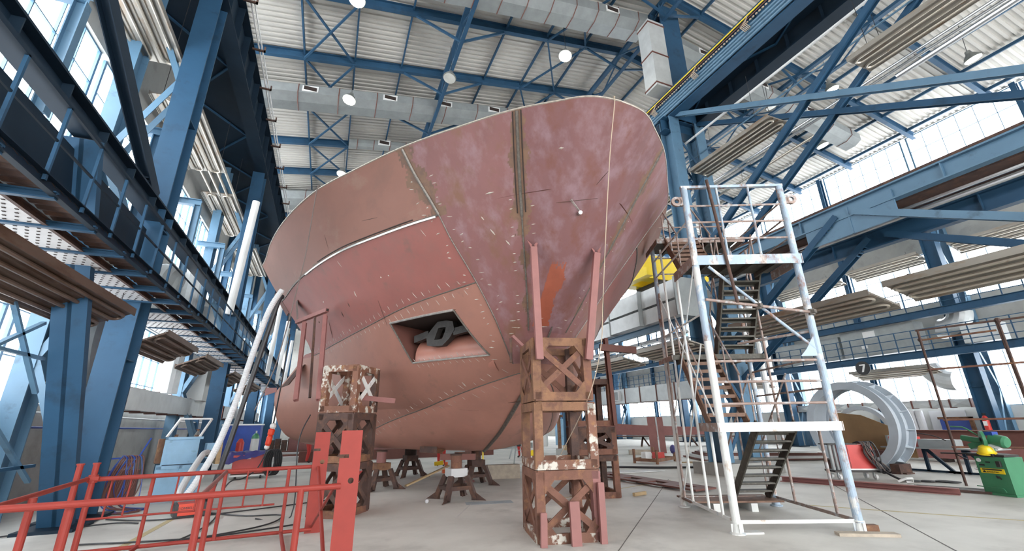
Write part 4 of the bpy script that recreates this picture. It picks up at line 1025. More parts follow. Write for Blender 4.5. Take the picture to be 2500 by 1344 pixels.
def slot_plate(x0, x1, y, h, hole, nm='end_plate', flange=True):
    import math as _m
    sz, sw = h-.28, .10; hx, hz_, hr = hole
    outer = [(x0,0),(x1,0),(x1,h),(x0,h),(x0,sz+.02),(x0+sw,sz+.02),(x0+sw,sz-.02),(x0,sz-.02)]
    n = 18; circ = [(hx+hr*_m.cos(2*PI*k/n), hz_+hr*_m.sin(2*PI*k/n)) for k in range(n)]
    me = bpy.data.curves.new(nm, 'CURVE'); me.dimensions = '2D'; me.fill_mode = 'BOTH'; me.extrude = .009
    for loop in (outer, circ):
        sp = me.splines.new('POLY'); sp.points.add(len(loop)-1); sp.use_cyclic_u = True
        for q, (a, c_) in zip(sp.points, loop): q.co = (a, c_, 0, 1)
    tmp = bpy.data.objects.new('tmp', me); COL.objects.link(tmp)
    dg = bpy.context.evaluated_depsgraph_get(); dg.update(); ev = tmp.evaluated_get(dg); m2 = bpy.data.meshes.new_from_object(ev)
    vs = [tuple(Matrix.Rotation(PI/2,4,'X') @ v.co + V((0,y,0))) for v in m2.vertices]; fs = [tuple(p.vertices) for p in m2.polygons]
    bpy.data.objects.remove(tmp); bpy.data.curves.remove(me); bpy.data.meshes.remove(m2)
    b = MB().add(vs, fs)
    if flange: b.box((x1-.012,y,0),(x1+.0,y+.10,h))
    return obj(nm, b, M['red'], t)
slot_plate(.20,.43,YN+.02,1.56,(.345,1.02,.032))
slot_plate(-.12,.115,YF+.03,1.52,(.03,1.05,.036))
# ---------------------------------------------------------------- stair tower
st = thing('stair_tower', 'tall worn white and blue stair tower of tubes with open treads', 'stair tower', (7.4,6.3,0))
FL = V((5.92,5.63,0)); U = V((.917,-.398,0)).normalized(); W = V((.398,.917,0)).normalized()
WW, DD = 1.82, 2.30
def S(u, v, z): return FL+U*u+W*v+V((0,0,z))
ZT_ = 5.86
for i, (u, v) in enumerate(((0,0),(WW,0),(0,DD),(WW,DD))):
    r = .062 if v == 0 else .048
    top = ZT_ if v == 0 else 5.6
    obj('corner_post', MB().cyl(S(u,v,.14),S(u,v,2.9), r, 16), M['scafw'] if u == 0 else M['scaf'], st)
    obj('corner_post', MB().cyl(S(u,v,2.9),S(u,v,top), r, 16), M['scaf'], st)
    f = obj('post_foot', MB().lathe(S(u,v,0), [(.115,0),(.115,.015),(.075,.03),(.055,.15),(.075,.155),(.075,.17)], 16), M['scafw'] if i < 3 else M['scaf'], st)
    if v == 0: obj('stiffener_fins', MB().bar(S(u-.09,v,.075),S(u+.09,v,.075), .012, .13).bar(S(u,v-.09,.075),S(u,v+.09,.075), .012, .13), M['scafw'], f)
for (a, b_, nm) in (((0,0),(WW,0),'sill_bar'),((0,0),(0,DD),'sill_bar'),((WW,0),(WW,DD),'sill_bar'),((0,DD),(WW,DD),'sill_bar')):
    obj(nm, MB().bar(S(*a,.16),S(*b_,.16), .02, .05), M['scafw'] if a == (0,0) else M['scafr'], st)
# intermediate thin verticals
for u, v, z1, m in ((0,.45,1.5,'scafw'),(0,1.75,5.3,'scafw'),(0,2.2,4.4,'scafr'),(WW,.45,1.5,'scafr'),(WW,1.6,5.2,'scafr'),(0,1.0,4.4,'scafw')):
    obj('side_post', MB().cyl(S(u,v,.16),S(u,v,z1), .024, 10), M[m], st)
# deck frames
def deckframe(z, h, v0, v1, m, plates=True, u0=0, u1=WW):
    b = obj('deck_fascia', MB().bar(S(u0-.08,v0-.065,z-h/2),S(u1+.08,v0-.065,z-h/2), .012, h), M[m], st)
    obj('deck_fascia', MB().bar(S(u0-.065,v0-.08,z-h/2),S(u0-.065,v1,z-h/2), .012, h), M['scafr'], st)
    obj('deck_fascia', MB().bar(S(u1+.065,v0-.08,z-h/2),S(u1+.065,v1,z-h/2), .012, h), M['scafr'], st)
    if plates:
        obj('deck_plate', MB().plate([S(u0,v0,z-.02),S(u1,v0,z-.02),S(u1,v1,z-.02),S(u0,v1,z-.02)], (0,0,1), .01), M['tread'], st)
        j = MB()
        for k in range(4): j.bar(S(u0+.3+.42*k,v0,z-.07),S(u0+.3+.42*k,v1,z-.07), .05, .08)
        obj('deck_joists', j, M['tread'], st)
deckframe(1.58,.14,0,.75,'scafw'); deckframe(4.45,.18,0,.95,'scaf')
deckframe(2.92,.10,1.75,2.6,'tread'); deckframe(5.55,.12,1.75,2.6,'scafr',True,0,WW)
obj('base_plate', MB().plate([S(-.05,1.75,.16),S(1.7,1.75,.16),S(1.7,2.55,.16),S(-.05,2.55,.16)], (0,0,1), .03), M['treadr'], st)
# front rails
for z in (1.87,2.22,2.56): obj('front_rail', MB().cyl(S(0,0,z),S(WW,0,z), .022, 10), M['scafr'], st)
for z in (4.80,5.14,5.48): obj('front_rail', MB().cyl(S(0,0,z),S(WW,0,z), .020, 10), M['scafr'], st)
obj('front_rail', MB().bar(S(-.06,0,ZT_+.02),S(WW+.06,0,ZT_+.02), .07, .05), M['scaf'], st)
for u in (.62,1.22): obj('rail_upright', MB().cyl(S(u,0,4.45),S(u,0,ZT_), .022, 10), M['scaf'], st)
for z in (2.1,2.6,3.4,4.8,5.2,5.55): obj('side_rail', MB().cyl(S(WW,0,z),S(WW,DD,z), .018, 8), M['scafr'], st)
for z in (3.4,4.8,5.2): obj('side_rail', MB().cyl(S(0,0,z),S(0,DD,z), .018, 8), M['scafw'], st)
for z in (4.9,5.3,5.6,6.1): obj('back_rail', MB().cyl(S(0,DD,z),S(WW,DD,z), .018, 8), M['scafr'], st)
# braces
obj('brace_tube', MB().cyl(S(.05,-.08,3.62),S(WW,-.08,3.36), .026, 10), M['scafr'], st)
obj('brace_tube', MB().cyl(S(.22,-.02,4.25),S(WW-.02,-.02,2.72), .026, 10), M['scaf'], st)
obj('brace_tube', MB().cyl(S(WW,.0,3.05),S(.95,.9,3.0), .024, 10), M['scafr'], st)
for a, c_ in (((0,.1,4.3),(0,2.2,1.7)),((0,.3,2.9),(0,2.2,.3)),((0,2.2,4.3),(0,.2,1.7))): obj('brace_tube', MB().cyl(S(*a),S(*c_), .014, 8), M['scafw'], st)
obj('corner_gusset', MB().plate([S(WW-.02,-.03,2.62),S(WW-.02,-.03,3.0),S(WW-.2,-.03,2.74),S(WW-.32,-.03,2.62)], W, .02), M['scaf'], st)
for p in ((WW,-.08,3.36),(.95,-.05,3.49)):
    obj('tube_coupler', MB().ring(S(p[0],p[1],p[2]-.05),S(p[0],p[1],p[2]+.05), .05, .03, 12).box(tuple(S(p[0],p[1]-.06,p[2]-.03)-V((.03,.03,0))),tuple(S(p[0],p[1]-.06,p[2]+.03)+V((.03,.03,0)))), M['weld'], st)
for u, s in ((0,-1),(WW,1)):
    c = S(u+s*.17,0,ZT_-.28)
    b = MB().ring(c-W*.025,c+W*.025, .10, .045, 20); b.bar(c-U*s*.16,c-U*s*.06, .05, .18)
    obj('lifting_eye', b, M['scafr'], st)
# stair flights
def flight(u0, u1, va, za, vb, zb, n, m):
    for u in (u0,u1):
        obj('stringer', MB().bar(S(u,va,za),S(u,vb,zb), .03, .17), M[m], st)
    for k in range(1, n):
        f = k/n; v = va+(vb-va)*f; z = za+(zb-za)*f; s = .11 if vb > va else -.11
        obj('tread', MB().plate([S(u0+.015,v-s,z),S(u1-.015,v-s,z),S(u1-.015,v+s,z),S(u0+.015,v+s,z)], (0,0,1), .03).bar(S(u0+.015,v-s,z-.02),S(u1-.015,v-s,z-.02), .02, .06), M['tread' if m == 'tread' else 'treadr'], st)
    for u in (u0,u1):
        obj('stair_handrail', MB().cyl(S(u,va,za+.85),S(u,vb,zb+.85), .018, 8), M['scafr'], st)
        for f in (.04,.5,.96): obj('handrail_post', MB().cyl(S(u,va+(vb-va)*f,za+(zb-za)*f),S(u,va+(vb-va)*f,za+(zb-za)*f+.85), .016, 8), M['scafr'], st)
flight(.95,1.62,2.2,.16,.72,1.56,9,'tread')
flight(.12,.80,.75,1.56,1.75,2.90,8,'treadr')
flight(.90,1.62,1.80,2.92,.92,4.42,9,'tread')
flight(.12,.80,.95,4.45,1.75,5.52,8,'treadr')
# loose rusty pole fixed to the tower, boards under the feet
solo('scaffold_pole', MB().cyl(S(.42,-.10,5.98),S(.58,-.10,3.55), .028, 12), M['rustd'], 'long dark rusty pole strapped upright to the stair tower front', 'pole')
solo('timber_board', MB().plate([S(0,-.05,.012),S(.38,-.02,.012),S(.36,.14,.012),S(0,.12,.012)], (0,0,1), .024), M['scafw'], 'pale board under the left front foot of the stair tower', 'board')
solo('timber_board', MB().plate([S(WW-.45,-.20,.02),S(WW+.35,-.30,.02),S(WW+.38,-.14,.02),S(WW-.42,-.04,.02)], (0,0,1), .04), M['woodg'], 'grey timber plank under the right front foot of the stair tower', 'board')
solo('timber_block', MB().plate([S(WW+.10,.0,.05),S(WW+.28,.0,.05),S(WW+.28,.1,.05),S(WW+.10,.1,.05)], (0,0,1), .10), M['rusty_o'], 'small wooden block at the right front foot', 'block')
for k, u in enumerate((.35,1.05)): solo('sleeper_block', MB().plate([S(u,1.7,.07),S(u+.12,1.7,.07),S(u+.12,2.5,.07),S(u,2.5,.07)], (0,0,1), .14), M['scafw'], 'white sleeper under the rusty tower base plate, %s one' % ('left' if k == 0 else 'right'), 'block')
# ================================================================== FLOOR MARKS
def strip(name, p, q, w, m, label, cat):
    a = V((q[0]-p[0],q[1]-p[1],0)).normalized(); n = V((-a.y,a.x,0))*w/2; p = V((*p,.002)); q = V((*q,.002))
    return solo(name, MB().plate([p-n,q-n,q+n,p+n], (0,0,1), .003), M[m], label, cat)
strip('floor_line', (-2.55,8.2), (-2.40,13.5), .10, 'yellowp', 'faded yellow line painted on the floor behind the red gangway', 'floor line')
strip('floor_line', (9.0,6.9), (14.5,-1.2), .07, 'yellowp', 'faint yellow line on the floor right of the stair tower', 'floor line')
strip('floor_line', (9.5,11.2), (4.9,9.7), .05, 'yellowp', 'faint yellow line on the floor in front of the middle column', 'floor line')
strip('floor_line', (2.4,8.7), (3.4,10.6), .02, 'chalkline', 'thin pale chalk line on the floor before the nearest jack stand', 'floor line')
strip('floor_joint', (3.5,5.35), (9.6,11.4), .014, 'joint', 'dark floor joint running from the near tower towards the middle column', 'floor joint')
strip('floor_joint', (13.2,9.2), (7.0,3.2), .018, 'joint', 'dark floor joint passing right of the stair tower', 'floor joint')
strip('floor_stain', (3.0,10.1), (4.0,9.9), .35, 'stain', 'bluish worn patch on the floor beside the nearest jack stand', 'stain')
# ================================================================== RIGHT SIDE MACHINES
E1 = V((-.22,-.9755,0)); E2 = V((.9755,-.22,0)); SO = V((13.77,6.0,0))
def Q(a, b, z): return SO+E1*a+E2*b+V((0,0,z))
def qbox(mb, a0, a1, b0, b1, z0, z1, taper=0):
    vs = [Q(a0,b0,z0),Q(a1,b0,z0),Q(a1,b1,z0),Q(a0,b1,z0),Q(a0+taper,b0+taper,z1),Q(a1-taper,b0+taper,z1),Q(a1-taper,b1,z1),Q(a0+taper,b1,z1)]
    return mb.add(vs, [(0,3,2,1),(4,5,6,7),(0,1,5,4),(1,2,6,5),(2,3,7,6),(3,0,4,7)])
saw = thing('cold_saw', 'green metal cutting saw on a green cabinet at the right edge', 'saw', tuple(Q(.28,.25,0)))
obj('cabinet', qbox(MB(),0,.56,0,.50,.04,.78,.0), M['green'], saw)
obj('plinth', qbox(MB(),-.02,.58,-.02,.52,0,.05), M['green'], saw)
obj('work_table', qbox(qbox(MB(),-.12,.40,-.04,.45,.78,.84),.40,.58,.0,.4,.79,.83), M['anchor'], saw)
obj('table_arm', MB().bar(Q(-.12,.1,.82),Q(-.75,.1,.80), .05, .03).bar(Q(-.45,.1,.80),Q(-.2,.1,.68), .02, .02), M['anchor'], saw)
p = obj('name_plate', qbox(MB(),.06,.50,-.012,0,.44,.54), M['yellow'], saw)
b = qbox(MB(),.10,.46,-.018,-.012,.505,.53)
obj('plate_stripe', b, M['black'], p)
def letters(txt, size, frm, mat_, par, nm='lettering'):
    cu = bpy.data.curves.new(nm,'FONT'); cu.body = txt; cu.size = size; cu.extrude = .002; cu.align_x = 'LEFT'
    tmp = bpy.data.objects.new('tmp', cu); COL.objects.link(tmp); dg = bpy.context.evaluated_depsgraph_get(); dg.update()
    m2 = bpy.data.meshes.new_from_object(tmp.evaluated_get(dg))
    vs = [tuple(frm(v.co.x, v.co.y, v.co.z)) for v in m2.vertices]; fs = [tuple(q.vertices) for q in m2.polygons]
    bpy.data.objects.remove(tmp); bpy.data.curves.remove(cu); bpy.data.meshes.remove(m2)
    return obj(nm, MB().add(vs, fs), mat_, par)
letters('\u25B2amecan', .062, lambda x,y,z: Q(.09+x*1.25,-.014-z,.455+y), M['black'], p)
d = obj('gauge', MB().cyl(Q(.08,-.02,.70),Q(.08,0,.70), .04, 18), M['white'], saw)
obj('gauge_plate', qbox(MB(),.06,.16,-.008,0,.585,.62), M['anchor'], saw)
obj('push_button', qbox(MB(),.20,.28,-.012,0,.655,.68), M['black'], saw)
obj('switch_box', qbox(MB(),.42,.49,-.06,0,.58,.70), M['anchor'], saw)
obj('door_latch', MB().cyl(Q(.36,-.04,.37),Q(.36,0,.37), .025, 10).bar(Q(.34,-.04,.40),Q(.42,-.04,.34), .02, .02), M['anchor'], saw)
obj('foot_lever', MB().bar(Q(-.08,-.05,.16),Q(.40,-.05,.15), .02, .02).bar(Q(.40,-.05,.15),Q(.43,-.05,.08), .02, .03), M['green'], saw)
obj('swivel_base', MB().cyl(Q(.16,.22,.84),Q(.16,.22,.96), .13, 18).bar(Q(-.12,.2,.97),Q(.18,.2,1.08), .16, .12, (0,0,1)), M['green'], saw)
obj('arm_cylinder', MB().cyl(Q(-.22,.15,1.16),Q(.16,.15,1.10), .065, 18), M['green'], saw)
obj('blade_guard', MB().cyl(Q(.20,.08,1.14),Q(.24,.12,1.14), .18, 28), M['green'], saw)
obj('guard_hub', MB().cyl(Q(.18,.06,1.14),Q(.20,.08,1.14), .04, 14), M['anchor'], saw)
obj('motor', MB().lathe(Q(.30,.2,1.14), [(.10,0),(.13,.02),(.13,.26),(.10,.30)], 22, E1*.95+V((0,0,-.2))), M['green'], saw)
obj('motor_box', qbox(MB(),.26,.42,.12,.28,1.22,1.30), M['bluebox'], saw)
obj('pull_handle', MB().tube([Q(.14,.1,1.22),Q(-.02,.08,1.36),Q(-.10,.08,1.40),Q(-.34,.08,1.41)], .016, 8), M['green'], saw)
obj('clamp_plate', MB().plate([Q(.30,.05,1.02),Q(.48,.05,.94),Q(.52,.12,.95),Q(.36,.14,1.04)], (0,0,1), .02), M['greyplate'], saw)
h = thing('safety_helmet', 'yellow safety helmet lying on the green saw table', 'helmet', tuple(Q(.22,.04,.84)))
obj('shell', MB().lathe(Q(.24,.06,.86), [(.135,0),(.14,.03),(.13,.09),(.10,.14),(.05,.165),(.01,.17)], 22, V((-.25,-.05,.95))), M['yellow'], h)
obj('brim', MB().lathe(Q(.24,.06,.85), [(.125,0),(.165,.0),(.165,.015),(.13,.02)], 22, V((-.25,-.05,.95))), M['yellow'], h)
# red welding set on casters
G1 = V((.875,-.484,0)); G2 = V((.484,.875,0)); GO = V((13.45,9.0,0))
def G(a, b, z): return GO+G1*a+G2*b+V((0,0,z))
def gbox(mb, a0, a1, b0, b1, z0, z1):
    return mb.add([G(a0,b0,z0),G(a1,b0,z0),G(a1,b1,z0),G(a0,b1,z0),G(a0,b0,z1),G(a1,b0,z1),G(a1,b1,z1),G(a0,b1,z1)], [(0,3,2,1),(4,5,6,7),(0,1,5,4),(1,2,6,5),(2,3,7,6),(3,0,4,7)])
wd = thing('welding_set', 'red welding set on casters behind the stair tower foot', 'welding machine', tuple(G(.6,.3,0)))
obj('chassis', gbox(MB(),0,1.2,0,.55,.20,.25), M['anchor'], wd)
b = gbox(MB(),.28,1.12,0,.55,.30,.92); obj('housing', b, M['wred'], wd)
obj('lower_trim', gbox(MB(),.27,1.13,-.01,.56,.26,.30), M['white'], wd)
obj('panel_seam', gbox(MB(),.44,.452,-.004,0,.30,.92), M['anchor'], wd)
for a in (.08,.20): obj('cylinder_post', MB().cyl(G(a,.2,.25),G(a,.2,.95), .05, 12), M['galvd'], wd)
obj('top_tray', gbox(MB(),-.05,.75,0,.5,.92,.95), M['anchor'], wd)
for a in (.12,1.05):
    for bb in (.06,.48):
        c = obj('caster', MB().cyl(G(a-.03,bb,.08),G(a+.03,bb,.08), .08, 18), M['white'], wd)
        obj('caster_fork', gbox(MB(),a-.05,a-.035,bb-.04,bb+.04,.06,.20), M['galv'], c); 
for k in range(14):
    x0 = .62+.045*k; rnd = random.Random(k)
    z1 = .2+rnd.random()*.15
    j1, j2, j3 = rnd.uniform(-.12,.12), rnd.uniform(-.14,.10), rnd.uniform(-.10,.12)
    pts = [G(x0*.6+.3+j1,.1,.96),G(x0*.6+.40+j1,-.04-.012*(k % 4),.99),G(x0*.4+.64+j2,-.09-.012*(k % 4),.72),G(x0*.3+.84+j3,-.10-.012*(k % 4),.42),G(x0*.25+1.0+j3,-.12,z1),G(x0*.25+1.05+j2*.5,-.06,z1-.04)]
    if k < 12: solo('welding_cable', MB().tube(sm(pts), .017, 6), M['cable'] if k % 3 else M['roped'], 'black welding cable slung over the front of the red welding set', 'cable', 'cable bunch on the welding set')
for k in range(3): solo('floor_cable', MB().tube(sm([G(1.15,-.12-.05*k,.25),G(1.4,-.3-.06*k,.06),G(1.7,-.2-.15*k,.03),G(2.0,-.55+.1*k,.03),G(2.35,-.35-.2*k,.03),G(2.6,-.7,.03)]), .02, 6), M['cable'], 'black cable lying on the floor right of the welding set', 'cable', 'floor cables right of the welding set')
solo('white_clamp', MB().tube([(14.0,7.8,.06),(14.1,7.65,.14),(14.25,7.6,.14),(14.35,7.65,.05),(14.25,7.75,.04)], .03, 8), M['white'], 'white curved clamp among the cables on the floor', 'clamp')
# big grey ring with stiffeners
rg = thing('steel_ring', 'large grey primed steel ring with stiffener ribs standing on edge', 'ring', (16.7,10.15,.1))
RC = (10.1,1.42)
def rp(x, r, a): return V((x,RC[0]+r*math.cos(a),RC[1]+r*math.sin(a)))
obj('shell', MB().ring((16.3,RC[0],RC[1]),(17.1,RC[0],RC[1]), 1.28, 1.24, 64), M['ring'], rg)
obj('front_flange', MB().ring((16.28,RC[0],RC[1]),(16.31,RC[0],RC[1]), 1.41, 1.16, 64), M['ring'], rg)
obj('rear_flange', MB().ring((17.08,RC[0],RC[1]),(17.12,RC[0],RC[1]), 1.46, 1.16, 64), M['ring'], rg)
obj('mid_flange', MB().ring((16.7,RC[0],RC[1]),(16.72,RC[0],RC[1]), 1.40, 1.24, 64), M['ring'], rg)
for k in range(16):
    a = 2*PI*k/16+.1
    obj('stiffener_rib', MB().plate([rp(16.72,1.27,a),rp(17.08,1.27,a),rp(17.08,1.45,a),rp(16.72,1.39,a)], (0,-math.sin(a),math.cos(a)), .015), M['ring'], rg)
for nm, a in (('fin_plate',.35),('fin_plate',-.75)):
    obj(nm, MB().plate([rp(17.12,1.2,a-.14),rp(17.12,1.62,a-.1),rp(17.12,1.62,a+.1),rp(17.12,1.2,a+.14)], (1,0,0), .02), M['ring'], rg)
solo('ring_cradle', MB().box((16.4,11.0,.0),(17.0,11.3,.30)).box((16.5,8.9,0),(16.9,11.2,.04)).box((16.4,9.0,0),(17.0,9.25,.28)), M['rustd'], 'dark brown cradle under the grey ring', 'cradle')
solo('steel_ring', MB().ring((18.3,10.9,1.1),(18.5,10.9,1.1), .98, .84, 48), M['ring'], 'smaller grey ring leaning behind the large grey ring', 'ring')
solo('card_sheet', MB().plate([(17.9,9.2,.4),(17.9,11.8,.4),(17.9,11.8,1.9),(17.9,10.6,1.75),(17.9,9.2,1.1)], (1,0,0), .03), M['brown'], 'brown board seen through the big ring', 'board')
solo('plate_stack', MB().box((17.2,9.6,.3),(17.8,11.4,.62)), M['primer_d'], 'stack of dark red plates inside the ring', 'plates')
# work bench with small red welder
t = thing('work_bench', 'grey steel bench on dark trestle legs right of the ring', 'bench', (18.3,8.9,0))
obj('bench_top', MB().box((17.5,7.2,.70),(18.6,10.0,.74)), M['galvd'], t)
for y in (9.0,8.0):
    obj('trestle_leg', MB().bar((17.9,y,.02),(17.9,y,.70), .08, .08).bar((17.9,y-.65,.02),(17.9,y-.05,.70), .08, .08).bar((17.9,y-.9,.04),(17.9,y+.5,.04), .08, .06), M['dblue'], t)
t = thing('portable_welder', 'small red portable welder on the grey bench', 'welding machine', (17.8,9.3,.74))
obj('case', MB().box((17.6,9.05,.75),(18.0,9.75,1.05)), M['wred'], t)
obj('case_label', MB().box((17.59,9.4,.95),(17.60,9.7,1.02)), M['white'], t)
obj('end_cap', MB().box((17.58,9.75,.74),(18.02,9.82,1.08)), M['galvd'], t)
solo('metal_box', MB().box((17.6,8.0,.74),(18.0,8.95,.98)), M['galvd'], 'grey open metal box on the bench beside the small welder', 'box')
solo('bench_cable', MB().tube(sm([(17.7,9.6,1.0),(17.55,9.0,1.15),(17.55,8.5,1.1),(17.6,8.2,.95)]), .015, 6), M['cable'], 'black cable arching over the grey bench', 'cable')
# long beams across the back
solo('steel_beam', MB().ibeam((24.5,2.0,.75),(24.5,17,.75), .5, .75, .03, .02), M['primer_d'], 'long dark red steel beam lying behind the bench', 'beam')
solo('steel_beam', MB().chan((22.5,3.5,.35),(22.5,12,.35), .3, .45), M['primer'], 'pink red channel lying in front of the dark red beam', 'beam')
for k in range(2): solo('beam_support', MB().box((24.2,5+7*k,0),(24.8,5.3+7*k,.38)), M['dark'], 'dark support under the long red beam, %s one' % ('right' if k == 0 else 'left'), 'support')
for k in range(2): solo('beam_support', MB().box((22.3,4.5+6*k,0),(22.7,4.8+6*k,.13)), M['dark'], 'dark packer under the pink red channel, %s one' % ('right' if k == 0 else 'left'), 'support')
t = thing('plate_offcut', 'brown red stiffened plate piece lying under the bench line', 'plate', (19.8,7.2,.0))
obj('plate', MB().plate([(19.6,8.6,.02),(19.9,6.4,.12),(20.0,6.5,.42),(19.8,8.5,.32)], (1,0,.2), .03), M['primer_d'], t)
obj('edge_bar', MB().bar((19.55,8.6,.05),(19.8,6.6,.36), .03, .05), M['greyplate'], t)
# long red channel on the floor
solo('steel_channel', MB().chan((12.0,9.6,.065),(13.1,6.15,.065), .18, .13, .012), M['primer'], 'long pink red channel lying on the floor in front of the welding set', 'steel channel')
for k in range(6):
    solo('steel_rod', MB().bar((13.25+.11*k,7.3,.03),(13.75+.11*k,5.85,.03), .045, .05), M['galvd'] if k % 2 else M['rustd'], 'thin steel bar lying on the floor beside the green saw', 'steel bar', 'bars on the floor by the saw')
# brown tube scaffold frame
t = thing('tube_scaffold', 'rusty brown tube scaffold frame standing behind the green saw', 'scaffold', (15.0,6.5,0))
P0 = V((15.0,6.86,0)); P1 = V((15.55,5.42,0)); dpt = V((.75,.35,0))
for p, h in ((P0,3.93),(P1,4.0),(P0+dpt,3.95),(P1+dpt*.35,3.95)):
    obj('upright_tube', MB().cyl(tuple(p),(p.x,p.y,h), .028, 10), M['rustd'] if p is not P0+dpt else M['rusty_o'], t)
dirp = (P1-P0).normalized()
for z, m in ((3.92,'rustd'),(1.56,'rust'),(.90,'rust'),(2.85,'rust')):
    a = P0-dirp*.05+V((0,0,z)); c = P1+dirp*.9+V((0,0,z+.02)); obj('ledger_tube', MB().cyl(a,c, .026, 10), M[m], t)
obj('ledger_tube', MB().cyl(P0+dpt+V((0,0,3.75)),P1+dpt+V((0,0,3.8)), .026, 10), M['rusty_o'], t)
obj('ledger_tube', MB().cyl(P0+V((0,0,3.88)),P0+dpt+V((0,0,3.76)), .022, 8), M['scafw'], t)
obj('coupler', MB().ball(P1+V((0,0,3.93)), .07).ball(P0+dpt+V((0,0,3.76)), .06), M['rustd'], t)
# right wall items
t = thing('fire_extinguisher', 'red fire extinguisher hanging on the near right wall column', 'fire extinguisher', (28.25,11.45,1.05))
obj('cylinder', MB().lathe((28.25,11.45,1.05), [(.11,0),(.12,.03),(.12,.52),(.07,.62),(.03,.66)], 18), M['wred'], t)
obj('label_patch', MB().box((28.12,11.38,1.25),(28.13,11.52,1.45)), M['white'], t)
obj('valve', MB().box((28.2,11.40,1.70),(28.3,11.50,1.80)), M['black'], t)
t = thing('notice_board', 'dark blue board in an orange frame against the right wall', 'board', (29.88,13.2,.8))
obj('board_sheet', MB().box((29.83,12.7,.75),(29.88,13.9,1.55)), M['bluebox'], t)
obj('board_frame', MB().box((29.78,12.55,.72),(29.9,12.7,1.65)).box((29.78,12.55,1.55),(29.9,13.95,1.66)), M['rusty_o'], t)
for k, y in enumerate((14.6,14.95)): solo('plastic_roll', MB().cyl((29.68,y,.4),(29.78,y+.1,2.0), .17, 14), M['paper'], 'pale rolled sheet standing against the right wall, %s one' % ('right' if k == 0 else 'left'), 'roll')
solo('wall_sheet', MB().box((30.10,12.9,.7),(30.18,14.4,1.98)), M['paper'], 'large pale sheet on the right wall behind the rolls', 'sheet')
for k in range(9): solo('hung_hose', MB().tube([(29.98,16.4+.10*k,1.35),(29.93,16.45+.10*k,1.0),(29.98,16.4+.10*k,.55)], .04, 6), M['cable'], 'dark hose hanging on the right wall left of the blue post', 'hose', 'hoses hung on the right wall')
# ================================================================== MIDDLE BACKGROUND
t = thing('cut_plate', 'long dark red steel plate with cut-outs lying on the floor', 'plate', (8.6,11,.03))
pa, pb, pc_, pd = V((8.0,13.3,.06)), V((8.30,8.95,.06)), V((9.05,9.05,.06)), V((8.85,13.3,.06))
b = MB()
def lerp(a, c, f): return a+(c-a)*f
holes = [(.10,.20),(.34,.46),(.58,.70),(.82,.92)]
cuts = [0]+[v for h_ in holes for v in h_]+[1]
for i in range(len(cuts)-1):
    f0, f1 = cuts[i], cuts[i+1]; bands = [(0,1)] if i % 2 == 0 else [(0,.22),(.62,1)]
    for g0, g1 in bands:
        q = [lerp(lerp(pa,pb,f),lerp(pd,pc_,f),g) for f, g in ((f0,g0),(f1,g0),(f1,g1),(f0,g1))]; b.plate(q, (0,0,1), .04)
obj('plate_body', b, M['primer_d'], t)
solo('timber_offcut', MB().bar((6.75,9.25,.04),(7.15,9.35,.04), .07, .07), M['wood'], 'small timber offcut lying on the floor before the cut plate', 'offcut')
solo('white_sheet', MB().plate([(9.3,13.4,.02),(11.0,13.2,.02),(10.6,13.9,.02),(9.3,14.1,.02)], (0,0,1), .02), M['greyplate'], 'pale flat sheet on the floor beyond the cut plate', 'sheet')
t = thing('steel_crate', 'yellow rusty low steel crate with scrap on the floor', 'crate', (13.2,16.1,0))
cx = [V((12.2,16.45,0)),V((12.6,15.5,0)),V((14.2,16.3,0)),V((13.8,17.2,0))]
b = MB()
for i in range(4): b.bar(cx[i]+V((0,0,.14)),cx[(i+1) % 4]+V((0,0,.14)), .06, .12)
obj('crate_base', b, M['rusty_o'], t)
for i in range(4): obj('corner_post', MB().bar(cx[i],cx[i]+V((0,0,.55)), .08, .08), M['rusty_o'], t)
solo('scrap_box', MB().box((12.6,16.2,.16),(12.9,16.5,.42)), M['white'], 'white box of scrap standing in the rusty crate', 'box')
solo('scrap_box', MB().box((13.1,16.1,.16),(13.5,16.4,.40)), M['wred'], 'red box standing in the rusty crate', 'box')
solo('blue_rag', MB().ball((14.2,16.35,.48), .16, 10, (.8,.8,1.2)), M['tarp'], 'dark blue rag hung on the corner of the rusty crate', 'rag')
for k in range(3):
    solo('welding_hose', MB().tube(sm([(9.4,15.4+.12*k,.03),(10.5,15.0+.1*k,.03),(11.5,14.1+.15*k,.03),(12.6,13.6+.1*k,.03),(13.4,13.1+.1*k,.03)]), .03, 6), M['cable'], 'dark hose lying across the floor before the rusty crate', 'hose', 'hoses before the rusty crate')
t = thing('timber_pallet', 'light timber pallet on the floor right of the crate', 'pallet', (13.6,13.8,0))
for k in range(5): obj('pallet_board', MB().bar((13.0+.22*k,14.6,.12),(13.5+.22*k,13.6,.12), .12, .03), M['wood'], t)
for k in range(3): obj('pallet_block', MB().box((13.1+.4*k,13.8,0),(13.25+.4*k,14.0,.11)), M['wood'], t)
for k in range(6):
    solo('steel_sheet', MB().plate([(15.0+.1*k,15.4+.08*k,.05+.06*k),(20.4-.3*k,13.2,.05+.06*k),(21.8-.3*k,15.8,.05+.06*k),(16.2,18.0-.2*k,.05+.06*k)], (0,0,1), .058), M['greyplate'] if k in (1,2,5) else M['primer_d'], 'flat steel sheet in the low pile behind the stair tower, %s from below' % ORD[k], 'sheet', 'sheet pile behind the tower')
UB = V((17.2,21.07,0)); UR = V((.78,-.626,0)); UN = (.626,.78,0)
def up4(u0, u1, z0, z1): return [UB+UR*u0+V((0,0,z0)),UB+UR*u1+V((0,0,z0)),UB+UR*(u1-.03)+V((0,0,z1)),UB+UR*(u0-.03)+V((0,0,z1))]
solo('upright_plate', MB().plate(up4(-.34,.10,.0,1.9), UN, .05), M['primer'], 'brown red upright plate in the middle background, left one of a pair', 'plate')
